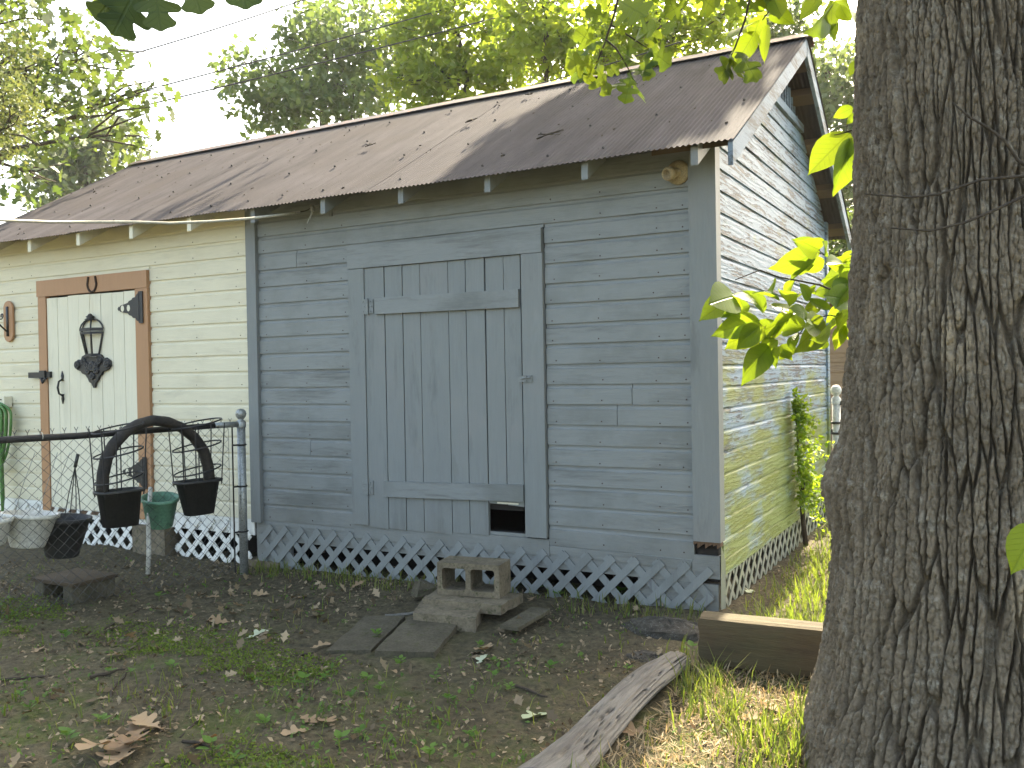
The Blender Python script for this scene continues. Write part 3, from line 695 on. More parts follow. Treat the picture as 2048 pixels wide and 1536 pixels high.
def roof():
    rf = MB().box((-7.1, RY - .05, RZ - .13), (.17, RY + .05, RZ - .05)).build('roof', M['soffit'], SH)
    rf['label'] = 'rust-brown corrugated metal roof'
    pitch = .0335; amp = .0046; x_lo, x_hi = -7.32, .215; nsheet = 12; wd = (x_hi - x_lo) / nsheet
    for sgn in (-1, 1):
        for k in range(nsheet):
            x0, x1 = x_lo + k * wd, x_lo + (k + 1) * wd + .03
            if k == nsheet - 1: x1 = x_hi
            xs = np.arange(x0, x1, pitch / 6); nr = 14 if sgn < 0 else 4
            f = np.linspace(0, 1, nr); jit = random.uniform(-.012, .012); lift = .0022 * (k % 2)
            X, Fr = np.meshgrid(xs, f); Y = RY + sgn * (2.20 + jit * (1 - 0)) * (1 - Fr) * 1.0
            Z = RZ - SL * np.abs(Y - RY) + amp * np.cos(2 * PI * X / pitch) + lift + .010 * (vn(X * .8, Y * 1.1, 4) - .5) * (1 - Fr) - .006 * np.sin(Fr * PI)
            ny, nx = X.shape; i = np.arange(nx * ny).reshape(ny, nx)
            Fc = np.stack([i[:-1, :-1], i[:-1, 1:], i[1:, 1:], i[1:, :-1]], -1).reshape(-1, 4)
            V = np.stack([X, Y, Z], -1).reshape(-1, 3) - ROOT[SH]
            finish('roof_sheet', np_mesh('roof_sheet', V, Fc), M['roof'], rf, True)
    # ridge flashing, edges lapping both slopes
    mb = MB(); n = 30; xs = np.linspace(-7.33, .235, n); vs = []
    pr = [(-.125, -.125 * SL + .022), (-.12, -.12 * SL + .026), (-.03, .008), (0, .026), (.03, .008), (.12, -.12 * SL + .026), (.125, -.125 * SL + .022)]
    for i, x in enumerate(xs):
        for y, z in pr: vs.append((x, RY + y, RZ + z + .006 * (vn(x * 1.7, 3, 8) - .5)))
    k = len(pr); mb.add(vs, [(i * k + j, i * k + j + 1, (i + 1) * k + j + 1, (i + 1) * k + j) for i in range(n - 1) for j in range(k - 1)])
    mb.build('ridge_cap', M['ridge'], rf)
    # screws along the purlin lines
    mb = MB()
    for y in (-.2, .35, .95, 1.5):
        x = -7.2
        while x < .15:
            z = roof_z(y) + .010; mb.lathe([(.009, -.006), (.008, .003), (.004, .008), (0, .009)], (x, y + random.uniform(-.02, .02), z), 6); x += pitch * random.choice((11, 14, 17, 20))
    mb.build('roof_screws', M['galv_dark'], rf, kind='stuff')
roof()
def roof_debris():
    g = np.random.default_rng(77); n = 120; x = g.uniform(-7.2, .15, n); y = g.uniform(-.3, 1.75, n); mb = MB()
    for a, b in zip(x, y):
        z = roof_z(b) + .006; w = .004 + .010 * g.random() ** 2; q = g.random() * 3
        mb.prism([(a - w * math.cos(q), b - w * math.sin(q), z - w * math.sin(q) * SL), (a + w * .5 * math.sin(q), b - w * .5 * math.cos(q), z), (a + w * math.cos(q), b + w * math.sin(q), z + w * math.sin(q) * SL), (a - w * .4 * math.sin(q), b + w * .4 * math.cos(q), z)], (0, 0, .004 + .006 * g.random()))
    o = mb.build('roof_debris', M['branch']); tag(o, 'dead leaf scraps and seeds scattered over the corrugated roof', 'leaf litter', kind='stuff')
roof_debris()
# twigs and leaf clumps lying on the roof
for i, (px, py, L) in enumerate(((1100, 272, .22), (945, 243, .12), (742, 292, .10), (1060, 190, .08))):
    # hit the roof plane
    r = ray(px, py); nrm = np.array([0, -SL, 1.0]); p0 = np.array([0, RY, RZ + .02]); t = ((p0 - CAM) @ nrm) / (r @ nrm); c = CAM + r * t
    mb = MB()
    for j in range(4):
        a = random.uniform(-1.2, 1.2); pts = []
        for k in range(5):
            q = k / 4 - .5; dx = L * q * math.cos(a) + random.uniform(-.01, .01); dy = L * q * math.sin(a) * .7 + random.uniform(-.01, .01)
            pts.append((c[0] + dx, c[1] + dy, c[2] + dy * SL + .006 + .012 * random.random()))
        mb.tube(pts, [.004, .0045, .004, .003, .002], 5)
    mb.single('dead_twig', M['branch'], c, ['forked lichen twig lying in the tree shadow on the corrugated roof', 'small curled twig lying on the sunlit middle of the roof', 'dry leaf-stem clump on the lower roof above the grey wall', 'short dead twig just below the ridge flashing'][i], 'twig', 'twigs fallen on the roof')

# ------------------------------------------------------------------ things on the front wall
def wall_things():
    # lamp holder under the eave
    c = W(1356, 345, -.03); d = np.array([-.35, -.86, -.25]); d /= np.linalg.norm(d)
    t = thing('eave_lamp', (c[0], -.02, c[2] - .08), 'round beige lamp holder with bare socket under the eave by the corner post', 'lamp')
    MB().lathe([(.0, 0), (.072, .0), (.072, .010), (.060, .022), (.030, .030), (.0, .032)], (c[0], -.022, c[2]), 24, (0, -1, 0)).build('base_plate', M['lamp'], t, True)
    MB().lathe([(.026, 0), (.030, .02), (.030, .05), (.040, .055), (.042, .085), (.036, .10), (.026, .10), (.024, .075), (.0, .072)], np.array([c[0], -.045, c[2]]), 20, d).build('socket', M['lamp'], t, True)
    # wire bracket
    c = W(652, 412, -.05)
    t = thing('wire_bracket', (c[0], -.02, c[2] - .06), 'grey wire bracket with insulator and tail holding the white line', 'bracket')
    MB().box((c[0] + .01, -.030, c[2] - .075), (c[0] + .035, -.0215, c[2] + .075)).build('plate', M['blue'], t)
    MB().tube([(c[0] + .02, -.03, c[2]), (c[0] - .03, -.10, c[2] - .005), (c[0] - .06, -.13, c[2] - .02)], .009, 8).lathe([(.012, 0), (.022, .01), (.014, .025), (.022, .04), (.012, .05)], (c[0] - .06, -.13, c[2] - .045), 12).build('insulator', M['galv'], t, True)
    MB().tube([(c[0] - .06, -.13, c[2] - .04), (c[0] - .07, -.14, c[2] - .08), (c[0] - .10, -.14, c[2] - .13)], .006, 6).build('tail', M['galv'], t)
    # line from the bracket out over the fence
    end = np.array([c[0] - .06, -.135, c[2] - .02])
    pts = [D(-60, 432, 4.9), D(0, 440, 5.1), D(100, 444, 5.4), D(200, 444, 5.7), D(270, 444, 5.85), D(340, 446.5, 6.0), D(420, 443, 6.15), D(500, 437, 6.35), D(560, 430, 6.5), D(600, 424, 6.6)]
    mb = MB().tube(pts, .0095, 8); o = mb.single('clothes_line', M['cord'], pts[-1], 'white coated line stretched from the wire bracket across the eave', 'line', smooth=True)
    MB().tube([pts[-1], (pts[-1] + end) / 2 + np.array([0, 0, -.006]), end], .004, 6).build('bare_wire', M['galv_dark'], o)
    # horseshoe
    c = W(184, 567, -.05); a = np.linspace(math.radians(-215), math.radians(35), 22)
    pts = [(c[0] + .060 * math.cos(q) * (1 if math.sin(q) < 0 else .92), -.053, c[2] + .075 * math.sin(q) + (.03 if math.sin(q) > 0 else 0) * math.sin(q)) for q in a]
    MB().tube(pts, [.010] * 22, 6).single('horseshoe', M['shoe'], (c[0], -.05, c[2] - .08), 'rusty horseshoe nailed open end up above the cream door', 'horseshoe', smooth=True)
    # wooden plaque with iron hook
    c = W(19, 643, -.03)
    t = thing('hook_plaque', (c[0], -.022, c[2] - .2), 'long rounded tan wooden plaque with black iron scroll hook beside the cream door', 'wall hook')
    hw, hh = .072, .195; pr = []
    for q in np.linspace(0, PI, 9): pr.append((c[0] + hw * math.cos(q), -.024, c[2] + hh - hw + hw * math.sin(q)))
    for q in np.linspace(PI, 2 * PI, 9): pr.append((c[0] + hw * math.cos(q), -.024, c[2] - hh + hw + hw * math.sin(q)))
    MB().prism(pr, (0, -.022, 0)).build('plaque', M['tan'], t, bevel=.006)
    mb = MB().box((c[0] - .018, -.054, c[2] - .14), (c[0] + .014, -.0465, c[2] + .14))
    mb.tube([(c[0], -.055, c[2] - .10), (c[0] - .03, -.12, c[2] - .02), (c[0] - .07, -.22, c[2] + .03), (c[0] - .10, -.32, c[2] + .05)], .008, 8)
    sp = [(c[0] - .02 - .03 * math.cos(q) * (1 - q / 12), -.08 - .02 * q / 4, c[2] + .04 + .035 * math.sin(q) * (1 - q / 12)) for q in np.linspace(0, 7, 18)]
    mb.tube(sp, .006, 6); mb.build('hook', M['iron'], t, True)
    # hose hanger block and coil
    c = W(12, 803, -.03)
    t = thing('hose_hanger', (c[0], -.022, c[2] - .06), 'cream wooden block screwed to the wall holding the hose', 'hanger')
    MB().box((c[0] - .25, -.10, c[2] - .055), (c[0] + .085, -.022, c[2] + .05)).build('block', M['cream_v'], t, bevel=.003)
    MB().tube([(c[0] + .04, -.11, c[2] + .02), (c[0] + .04, -.099, c[2] + .02)], .006, 8).build('screw', M['iron'], t)
    mb = MB()
    for k in range(7):
        w = .20 + .022 * k; cx = c[0] - .13; pts = []
        for q in np.linspace(-.5 * PI - 1.2, .5 * PI + 1.9 - .1 * k, 30):
            h = .55 if math.cos(q) < 0 else .16
            pts.append((cx + w * math.sin(q), -.11 - .018 * (k % 3), c[2] - .02 + (h if math.cos(q) < 0 else .12) * math.cos(q) - (.45 if math.cos(q) < 0 else 0) * 0 - .10))
        mb.tube(pts, .0125, 8)
    for k in range(3):
        x = c[0] + .055 + .02 * k; mb.tube([(x - .02, -.12 - .015 * k, c[2] - .10), (x + .005, -.12 - .02 * k, c[2] - .45), (x + .03, -.13 - .02 * k, c[2] - .9), (x + .02, -.15, c[2] - 1.15)], .0125, 8)
    mb.single('garden_hose', M['hose'], (c[0] - .1, -.12, c[2] - 1.1), 'green garden hose looped over its wall hanger', 'hose', smooth=True)
    # lantern ornament on the cream door
    c = W(183, 700, -.06); x, z = c[0], c[2]
    k = W(183, 700, -.06)[2]; top = W(181, 628, -.06)[2]; bot = W(186, 776, -.06)[2]; Hh = top - bot
    t = thing('door_lantern', (x, -.04, bot), 'ornate black half lantern on a scrolled plaque hung on the cream door', 'lantern')
    u = Hh / 148.0                                   # one photo pixel, in metres, on the door
    zz = lambda py: top - (py - 628) * u
    xx = lambda px: x + (px - 183) * u * 1.36
    out = [(144, 726), (150, 718), (157, 719), (160, 712), (166, 709), (172, 714), (192, 714), (197, 708), (203, 710), (207, 717), (214, 716), (222, 722), (224, 731), (219, 739), (213, 742), (206, 744), (203, 750), (198, 753), (196, 760), (190, 766), (188, 775), (184, 776), (180, 767), (175, 764), (172, 757), (167, 750), (160, 747), (156, 742), (148, 739), (144, 733)]
    MB().prism([(xx(a), -.037, zz(b)) for a, b in out], (0, -.022, 0)).build('scroll_plaque', M['iron'], t, bevel=.004)
    mb = MB()
    for a, b, r in ((150, 729, 8), (217, 729, 8), (165, 722, 7), (201, 722, 7), (175, 740, 8), (193, 740, 8), (184, 752, 7), (172, 730, 6), (195, 730, 6), (184, 733, 10)):
        mb.lathe([(r * u * 1.1, 0), (r * u, .012), (r * u * .6, .014), (r * u * .5, .006), (r * u * .25, .018), (0, .02)], (xx(a), -.059, zz(b)), 12, (0, -1, 0))
    mb.build('scroll', M['iron'], t, True)
    mb = MB(); yc = -.045                             # half hexagonal cage
    def hexr(py, r): return [np.array([x + r * u * 1.30 * math.cos(q), yc - r * u * .75 * math.sin(q), zz(py)]) for q in np.linspace(0, PI, 4)]
    a, b = hexr(664, 24), hexr(708, 14)
    for p, q in zip(a, b): mb.bar(p, q, .012, .012, (0, 1, .01))
    for py, r, h in ((660, 25, .022), (666, 24, .02), (709, 15, .016), (712, 18, .012)):
        ring = hexr(py, r)
        for i in range(3): mb.bar(ring[i], ring[i + 1], h * .6, h)
    dome = [hexr(658, 25), hexr(650, 22), hexr(643, 16), hexr(639, 9)]
    for i in range(4): mb.tube([d[i] for d in dome], .007, 6)
    for i in range(3): mb.bar(dome[3][i], dome[3][i + 1], .012, .012)
    for i in range(3): mb.bar((dome[0][i]), (dome[0][i + 1]), .01, .016)
    mb.build('cage', M['iron'], t)
    MB().lathe([(9 * u, 0), (11 * u, 2 * u), (6 * u, 5 * u), (9 * u, 7 * u), (5 * u, 10 * u), (3 * u, 13 * u), (0, 14 * u)], (x, yc - .02, zz(641)), 14).build('finial', M['iron'], t, True)
wall_things()

# ------------------------------------------------------------------ chain-link fence and what hangs on it
P0, P1 = np.array([-3.53, -.29]), np.array([-3.93, -2.05]); FD = (P1 - P0) / np.linalg.norm(P1 - P0); FN = np.array([-FD[1], FD[0]])   # FN points to the camera side
if FN[0] < 0: FN = -FN
def FP(px, py, off=0.0):                              # on the fence plane, off metres to the camera side
    r = ray(px, py); o = P0 + FN * off; t = ((o - CAM[:2]) @ FN) / (r[:2] @ FN); return CAM + r * t
def FQ(s, z, off=0.0):
    p = P0 + FD * s + FN * off; return np.array([p[0], p[1], z])
RAIL = 1.085
def chain_mesh(s0, s1, z0, z1, Q, sp=.074, r=.0021, barbs=True):
    mb = MB(); hs = sp / 2; n = int((s1 - s0) / hs); m = int((z1(s0) - min(z0(s0), z0(s1))) / hs)
    for i in range(n + 1):
        pts = []
        for j in range(m + 1):
            z = z1(s0) - j * hs; s = s0 + i * hs + (hs * .5 if (j + i) % 2 else -hs * .5) * .98
            if z < z0(s) or s < s0 - .001 or s > s1 + .05: continue
            pts.append(Q(s, z, .0035 if (j % 2) else -.0035))
        if i % 1 == 0 and len(pts) > 2: mb.tube(pts, r, 4, False)
        if barbs and i % 2 == 0:
            s = s0 + i * hs; zt = z1(s0); a = Q(s, zt - .01); mb.tube([a, Q(s, zt + .02)], r, 4); mb.tube([Q(s, zt + .018), Q(s - .012, zt + .042)], r, 4); mb.tube([Q(s, zt + .018), Q(s + .012, zt + .042)], r, 4)
    return mb
def fence():
    t = thing('chain_link_fence', (P0[0], P0[1], -.05), 'grey chain-link fence with dark top rail ending at a ball-capped post by the shed', 'fence')
    b = FQ(0, -.15)
    MB().tube([b, FQ(0, 1.07)], .031, 16).build('post', M['galv'], t, True)
    MB().lathe([(.036, 0), (.038, .035), (.030, .05), (.016, .058), (.022, .063), (.036, .08), (.041, .10), (.036, .122), (.022, .136), (0, .141)], FQ(0, 1.06), 18).build('post_cap', M['galv'], t, True)
    MB().tube([FQ(.03, RAIL), FQ(.22, RAIL)], .022, 12).build('rail_end', M['galv'], t, True)
    MB().tube([FQ(.2, RAIL), FQ(1.2, RAIL - .012), FQ(2.6, RAIL)], .0215, 12).build('top_rail', M['galv_dark'], t, True)
    MB().tube([FQ(.075, -.02, .0), FQ(.075, RAIL + .02)], .006, 6).build('tension_bar', M['galv_dark'], t)
    for z in (.28, .62, .93): MB().tube([FQ(-.033 * math.cos(q) if False else 0.034 * math.cos(q), z, .034 * math.sin(q)) for q in np.linspace(0, 2 * PI, 13)[:-1]], .006, 5, closed=True).tube([FQ(.03, z, .012), FQ(.08, z, .004)], .007, 5).build('tension_band', M['galv_dark'], t)
    chain_mesh(.09, 2.5, lambda s: float(gz(*FQ(s, 0)[:2])) - .01, lambda s: RAIL + .005, FQ).build('wire_mesh', M['mesh'], t, kind='stuff')
    for px in (83, 250):
        p = FP(px, 876 if px < 100 else 862); s = (p[:2] - P0) @ FD
        MB().tube([FQ(s, RAIL + .025 * math.sin(q) , .025 * math.cos(q)) for q in np.linspace(0, 2 * PI, 11)[:-1]], .0028, 5, closed=True).build('rail_tie', M['cord'], t)
fence()

def hanging_planter(tl, tr, bl, br, ztop, label, off):
    a, b, c, d = (FP(*p, off) for p in (tl, tr, bl, br))
    t = thing('hanging_planter', ((c[0] + d[0]) / 2, (c[1] + d[1]) / 2, (c[2] + d[2]) / 2), label, 'planter', 'black planters hung on the fence')
    n = np.array([FN[0], FN[1], 0]); dp = .17
    def ring(p, q, dep, grow):
        u = (q - p); L = np.linalg.norm(u); u = u / L; m = (p + q) / 2; pts = []
        for k in range(20):
            w = 2 * PI * k / 20; ce, se = math.cos(w), math.sin(w)
            ex = math.copysign(abs(ce) ** .55, ce) * (L / 2 + grow); ey = math.copysign(abs(se) ** .55, se) * (dep / 2 + grow)
            pts.append(m + u * ex + n * ey)
        return pts
    rings = [ring(c, d, dp * .72, -.012), ring(c, d, dp * .75, 0), ring(a, b, dp, -.008)]
    up = np.array([0, 0, .018]); rings += [[p for p in ring(a, b, dp, .012)], [p + up for p in ring(a, b, dp, .014)], [p + up for p in ring(a, b, dp, -.01)], [p - up * 1 for p in ring(a, b, dp, -.014)], ring(c, d, dp * .7, -.01)]
    mb = MB(); k = 20; mb.add([p for r in rings for p in r], [(i * k + j, i * k + (j + 1) % k, (i + 1) * k + (j + 1) % k, (i + 1) * k + j) for i in range(len(rings) - 1) for j in range(k)] + [list(range(k))[::-1]])
    mb.build('pot', M['black_plastic'], t, True)
    # wire rack: rings joined by uprights and hooked over the rail
    mb = MB(); zr = [ztop, ztop - .16, ztop - .33]
    u = (b - a); L = np.linalg.norm(u[:2]); u = np.array([u[0] / L, u[1] / L, 0]); m = (a + b) / 2
    for i, z in enumerate(zr):
        if z < m[2] + .03: continue
        g = L / 2 * (1.14 - .04 * i); e = .13
        pts = [np.array([m[0], m[1], z + .03 * math.cos(w)]) + u * g * math.cos(w) + n * e * math.sin(w) for w in np.linspace(0, 2 * PI, 25)[:-1]]
        mb.tube(pts, .0055, 6, closed=True)
    for q in (-.95, -.35, .35, .95):
        for e in (-.09, .09):
            if e > 0 and abs(q) < .5 and q > 0: continue
            mb.tube([np.array([m[0], m[1], 0]) + u * L / 2 * q * 1.1 + n * e + np.array([0, 0, ztop]), np.array([m[0], m[1], 0]) + u * L / 2 * q * .95 + n * e * .8 + np.array([0, 0, m[2] - .02])], .0045, 5)
    mb.build('wire_rack', M['iron'], t)
    return t
hanging_planter((195, 990), (281, 980), (208, 1056), (274, 1048), RAIL + .03, 'black square hanging planter under the left foot of the black arch', .13)
hanging_planter((354, 970), (436, 960), (372, 1032), (424, 1024), RAIL + .03, 'smaller black hanging planter beside the ball-capped fence post', .13)

def arch():
    off = .10
    pts2 = [(206, 985), (207, 950), (214, 917), (228, 890), (250, 866), (276, 850), (305, 842), (335, 845), (364, 857), (388, 876), (406, 902), (415, 932), (418, 962)]
    P = [FP(x, y, off) for x, y in pts2]
    fine = []
    for i in range(len(P) - 1):
        for k in range(4): fine.append(P[i] + (P[i + 1] - P[i]) * k / 4)
    fine.append(P[-1]); mb = MB(); r = .040
    n = np.array([FN[0], FN[1], 0]); k = len(fine); sec = 12
    vs = []
    for i, p in enumerate(fine):
        tg = fine[min(i + 1, k - 1)] - fine[max(i - 1, 0)]; tg /= np.linalg.norm(tg); w = np.cross(tg, n)
        rr = r * (1 + .02 * (i % 2))
        for j in range(sec):
            q = 2 * PI * j / sec; vs.append(p + n * rr * 1.25 * math.cos(q) + w * rr * (math.sin(q) if math.sin(q) < 0 else .8 * math.sin(q)))
    mb.add(vs, [(i * sec + j, i * sec + (j + 1) % sec, (i + 1) * sec + (j + 1) % sec, (i + 1) * sec + j) for i in range(k - 1) for j in range(sec)] + [list(range(sec))[::-1], list(range((k - 1) * sec, k * sec))])
    mb.single('rubber_arch', M['tyre'], (P[0][0], P[0][1], P[0][2]), 'thick black rubber half-hoop arching over the fence rail between two planters', 'arch', smooth=True)
arch()

def bowl(name, c, r, h, mat, label, cat, tilt=(0, 0), bot=.62, group=None):
    ax = np.array([tilt[0], tilt[1], 1.0]); t = .006
    pr = [(0, 0), (r * bot * .95, 0), (r * bot, .008), (r * .94, h - .03), (r * .96, h - .028), (r * 1.03, h - .024), (r * 1.04, h), (r * .95, h), (r * .90, h - .03), (r * bot * .92, .014), (0, .012)]
    return MB().lathe(pr, c, 26, ax).single(name, mat, c, label, cat, group, smooth=True)
c = FP(55, 1093, -.16); bw = bowl('planter_bowl', (c[0], c[1], c[2]), .165, .215, M['white_plastic'], 'off-white round hanging bowl with wire hangers behind the fence', 'bowl', (.05, .1))
ROOT[bw] = np.array(c); mb = MB()
for dx, px, py in ((-.12, 30, 1025), (.02, 75, 1035), (.12, 100, 1022)):
    a = FP(px, py, -.16); mb.tube([a, FP(px + 14, py - 50, -.12), FP(px + 40, 905, -.05)], .0022, 4)
mb.build('wire_hanger', M['galv'], bw)
c = FP(-12, 1088, -.10); bowl('planter_bowl', (c[0], c[1], c[2]), .10, .17, M['white_plastic'], 'small white bowl beside the larger off-white hanging bowl', 'bowl', (.1, 0))
c = FP(124, 1112, -.22); bowl('plant_tub', (c[0], c[1], c[2]), .165, .26, M['black_plastic'], 'wide black plastic tub set on a low block behind the fence', 'tub', (.06, .05))
c = FP(320, 1052, -.10); bowl('flower_pot', (c[0], c[1], c[2]), .125, .215, M['green_plastic'], 'tilted green plastic flower pot propped on a white pipe', 'flower pot', (.16, -.10), .7)
a = FP(296, 1148, -.06); b = FP(297, 1052, -.08)
MB().tube([a, (a + b) / 2 + np.array([.006, 0, 0]), b, FP(301, 975, -.02)], [.016, .016, .016, .014], 10).single('pipe_stake', M['white_plastic'], a, 'thin white pipe standing in the dirt under the green pot', 'pipe', smooth=True)
def tub_stand():
    a = FP(150, 1160, -.25); z = float(gz(a[0], a[1]))
    t = thing('block_stand', (a[0], a[1], z), 'dark low stand of blocks under the black tub', 'stand')
    for dx in (-.15, .15): MB().box((a[0] + dx - .05, a[1] - .16, z - .05), (a[0] + dx + .05, a[1] + .16, z + .11)).build('block', M['paver'], t, bevel=.008)
    MB().box((a[0] - .22, a[1] - .17, z + .111), (a[0] + .22, a[1] + .17, z + .135)).build('top_slab', M['timber'], t, bevel=.004)
tub_stand()
def tool():
    a, b, c = FP(148, 1050, -.35), FP(150, 935, -.35), FP(156, 908, -.35)
    t = thing('wire_tool', (a[0], a[1], -.02), 'slim wire tool with a black grip standing behind the fence', 'garden tool')
    MB().tube([b, c], .012, 8).build('grip', M['black_plastic'], t, True)
    mb = MB()
    for dx in (-26, -12, 4, 16): mb.tube([b, FP(150 + dx * .5, 990, -.35), FP(148 + dx, 1075, -.35)], .0035, 5)
    mb.build('tines', M['galv_dark'], t)
tool()

# second fence behind the gable
def back_fence():
    p = np.array([.075, 3.80]); Q = lambda s, z, off=0.0: np.array([p[0] + s, p[1] + off, z])
    t = thing('chain_link_fence', (p[0], p[1], -.02), 'chain-link fence with pale ball-topped post behind the gable corner', 'fence')
    MB().tube([Q(0, -.1), Q(0, 1.10)], .038, 14).build('post', M['white_plastic'], t, True)
    MB().lathe([(.045, 0), (.045, .05), (.028, .07), (.026, .08), (.044, .10), (.052, .128), (.044, .158), (.02, .178), (0, .18)], Q(0, 1.08), 16).build('post_cap', M['white_plastic'], t, True)
    MB().tube([Q(.03, 1.09), Q(2.6, 1.09)], .022, 10).build('top_rail', M['galv_dark'], t, True)
    MB().tube([Q(-.05, .82), Q(2.6, .82)], .022, 10).build('middle_rail', M['galv_dark'], t, True)
    for z in (.80, .90): MB().tube([Q(.046 * math.cos(q), z, .046 * math.sin(q)) for q in np.linspace(0, 2 * PI, 13)[:-1]], .012, 6, closed=True).build('gate_clamp', M['galv_dark'], t)
    MB().tube([Q(2.6, -.1), Q(2.6, 1.12)], .03, 12).build('post', M['galv'], t, True)
    chain_mesh(.06, 2.55, lambda s: 0.0, lambda s: 1.08, Q, barbs=False).build('wire_mesh', M['galv'], t, kind='stuff')
back_fence()

# neighbouring outbuilding seen past the gable
def outbuilding():
    y = 9.5; x0, x1 = -1.2, 4.2
    t = thing('outbuilding', (1.5, y, 0), 'small tan board outbuilding with tin roof beyond the back fence', 'shed')
    w = MB().box((x0, y + .03, -.1), (x1, y + 2.6, 2.5)).build('wall', M['dark'], t)
    wm = wood('tan_weathered_boards', (.33, .22, .13), (.20, .13, .08), 'X', .5, .8, None, .5)
    for k in range(17): MB().hexa([(x0, y - .004, .0 + .15 * k), (x1, y - .004, .15 * k), (x1, y + .029, .15 * k), (x0, y + .029, .15 * k), (x0, y + .012, .149 + .15 * k), (x1, y + .012, .149 + .15 * k), (x1, y + .029, .149 + .15 * k), (x0, y + .029, .149 + .15 * k)]).build('siding_board', wm, w)
    mb = MB(); n = 90; xs = np.linspace(x0 - .3, x1 + .3, n); vs = []
    for x in xs:
        for q, zz_ in ((y - .35, 2.42), (y + 1.3, 3.15), (y + 2.95, 2.42)): vs.append((x, q, zz_ + .012 * math.cos(x / .12 * 2 * PI / 2)))
    mb.add(vs, [(i * 3 + j, i * 3 + j + 1, i * 3 + 4 + j, i * 3 + 3 + j) for i in range(n - 1) for j in (0, 1)])
    mb.build('roof', M['roof'], t)
    for s in (x0 - .02, x1 + .02): MB().prism([(s, y + .03, 2.5), (s, y + 2.57, 2.5), (s, y + 1.3, 3.08)], (.02, 0, 0)).build('gable', wm, t)
outbuilding()

# ------------------------------------------------------------------ blocks, slabs and timber by the door
def slab(name, corners, zt, th, mat, label, cat, jit=.004, bevel=.008, group=None):
    P = [G(x, y, zt) for x, y in corners]; c = sum(P) / 4
    mb = MB(); n = 6; V = []; k = n + 1
    g = np.random.default_rng(int(corners[0][0]))
    top = []
    for i in range(k):
        for j in range(k):
            a = P[0] + (P[1] - P[0]) * j / n; b = P[3] + (P[2] - P[3]) * j / n; p = a + (b - a) * i / n
            e = 1 if (i in (0, n) or j in (0, n)) else 0
            top.append(p + np.array([(g.random() - .5) * .010 * e, (g.random() - .5) * .010 * e, (g.random() - .5) * jit - .003 * e]))
    bd = [i * k + j for i, j in [(0, j) for j in range(n)] + [(i, n) for i in range(n)] + [(n, n - j) for j in range(n)] + [(n - i, 0) for i in range(n)]]
    mb.add(top, [(i * k + j, i * k + j + 1, (i + 1) * k + j + 1, (i + 1) * k + j) for i in range(n) for j in range(n)])
    low = [top[i] - np.array([0, 0, th]) for i in bd]; q = len(top)
    mb.add(low, []); m = len(bd)
    mb.f += [[bd[(i + 1) % m], bd[i], q + i, q + (i + 1) % m] for i in range(m)] + [[q + i for i in range(m)][::-1]]
    return mb.single(name, mat, (c[0], c[1], zt - th), label, cat, group, bevel=0)
slab('paver', [(748, 1300), (868, 1303), (925, 1236), (818, 1232)], .025, .07, M['paver'], 'flat dark paver sunk in the dirt at the foot of the steps', 'paver')
slab('paver', [(652, 1300), (742, 1299), (812, 1231), (732, 1229)], .012, .06, M['paver'], 'mossy half-buried paver beside the flat dark one', 'paver')
slab('paver', [(826, 1224), (950, 1236), (975, 1192), (850, 1190)], .07, .08, M['concrete'], 'thick brown paver forming the middle step below the cinder block', 'paver')
slab('paver', [(845, 1197), (1000, 1210), (1046, 1186), (880, 1172)], .10, .055, M['concrete'], 'wide thin slab lying under the cinder block', 'slab')
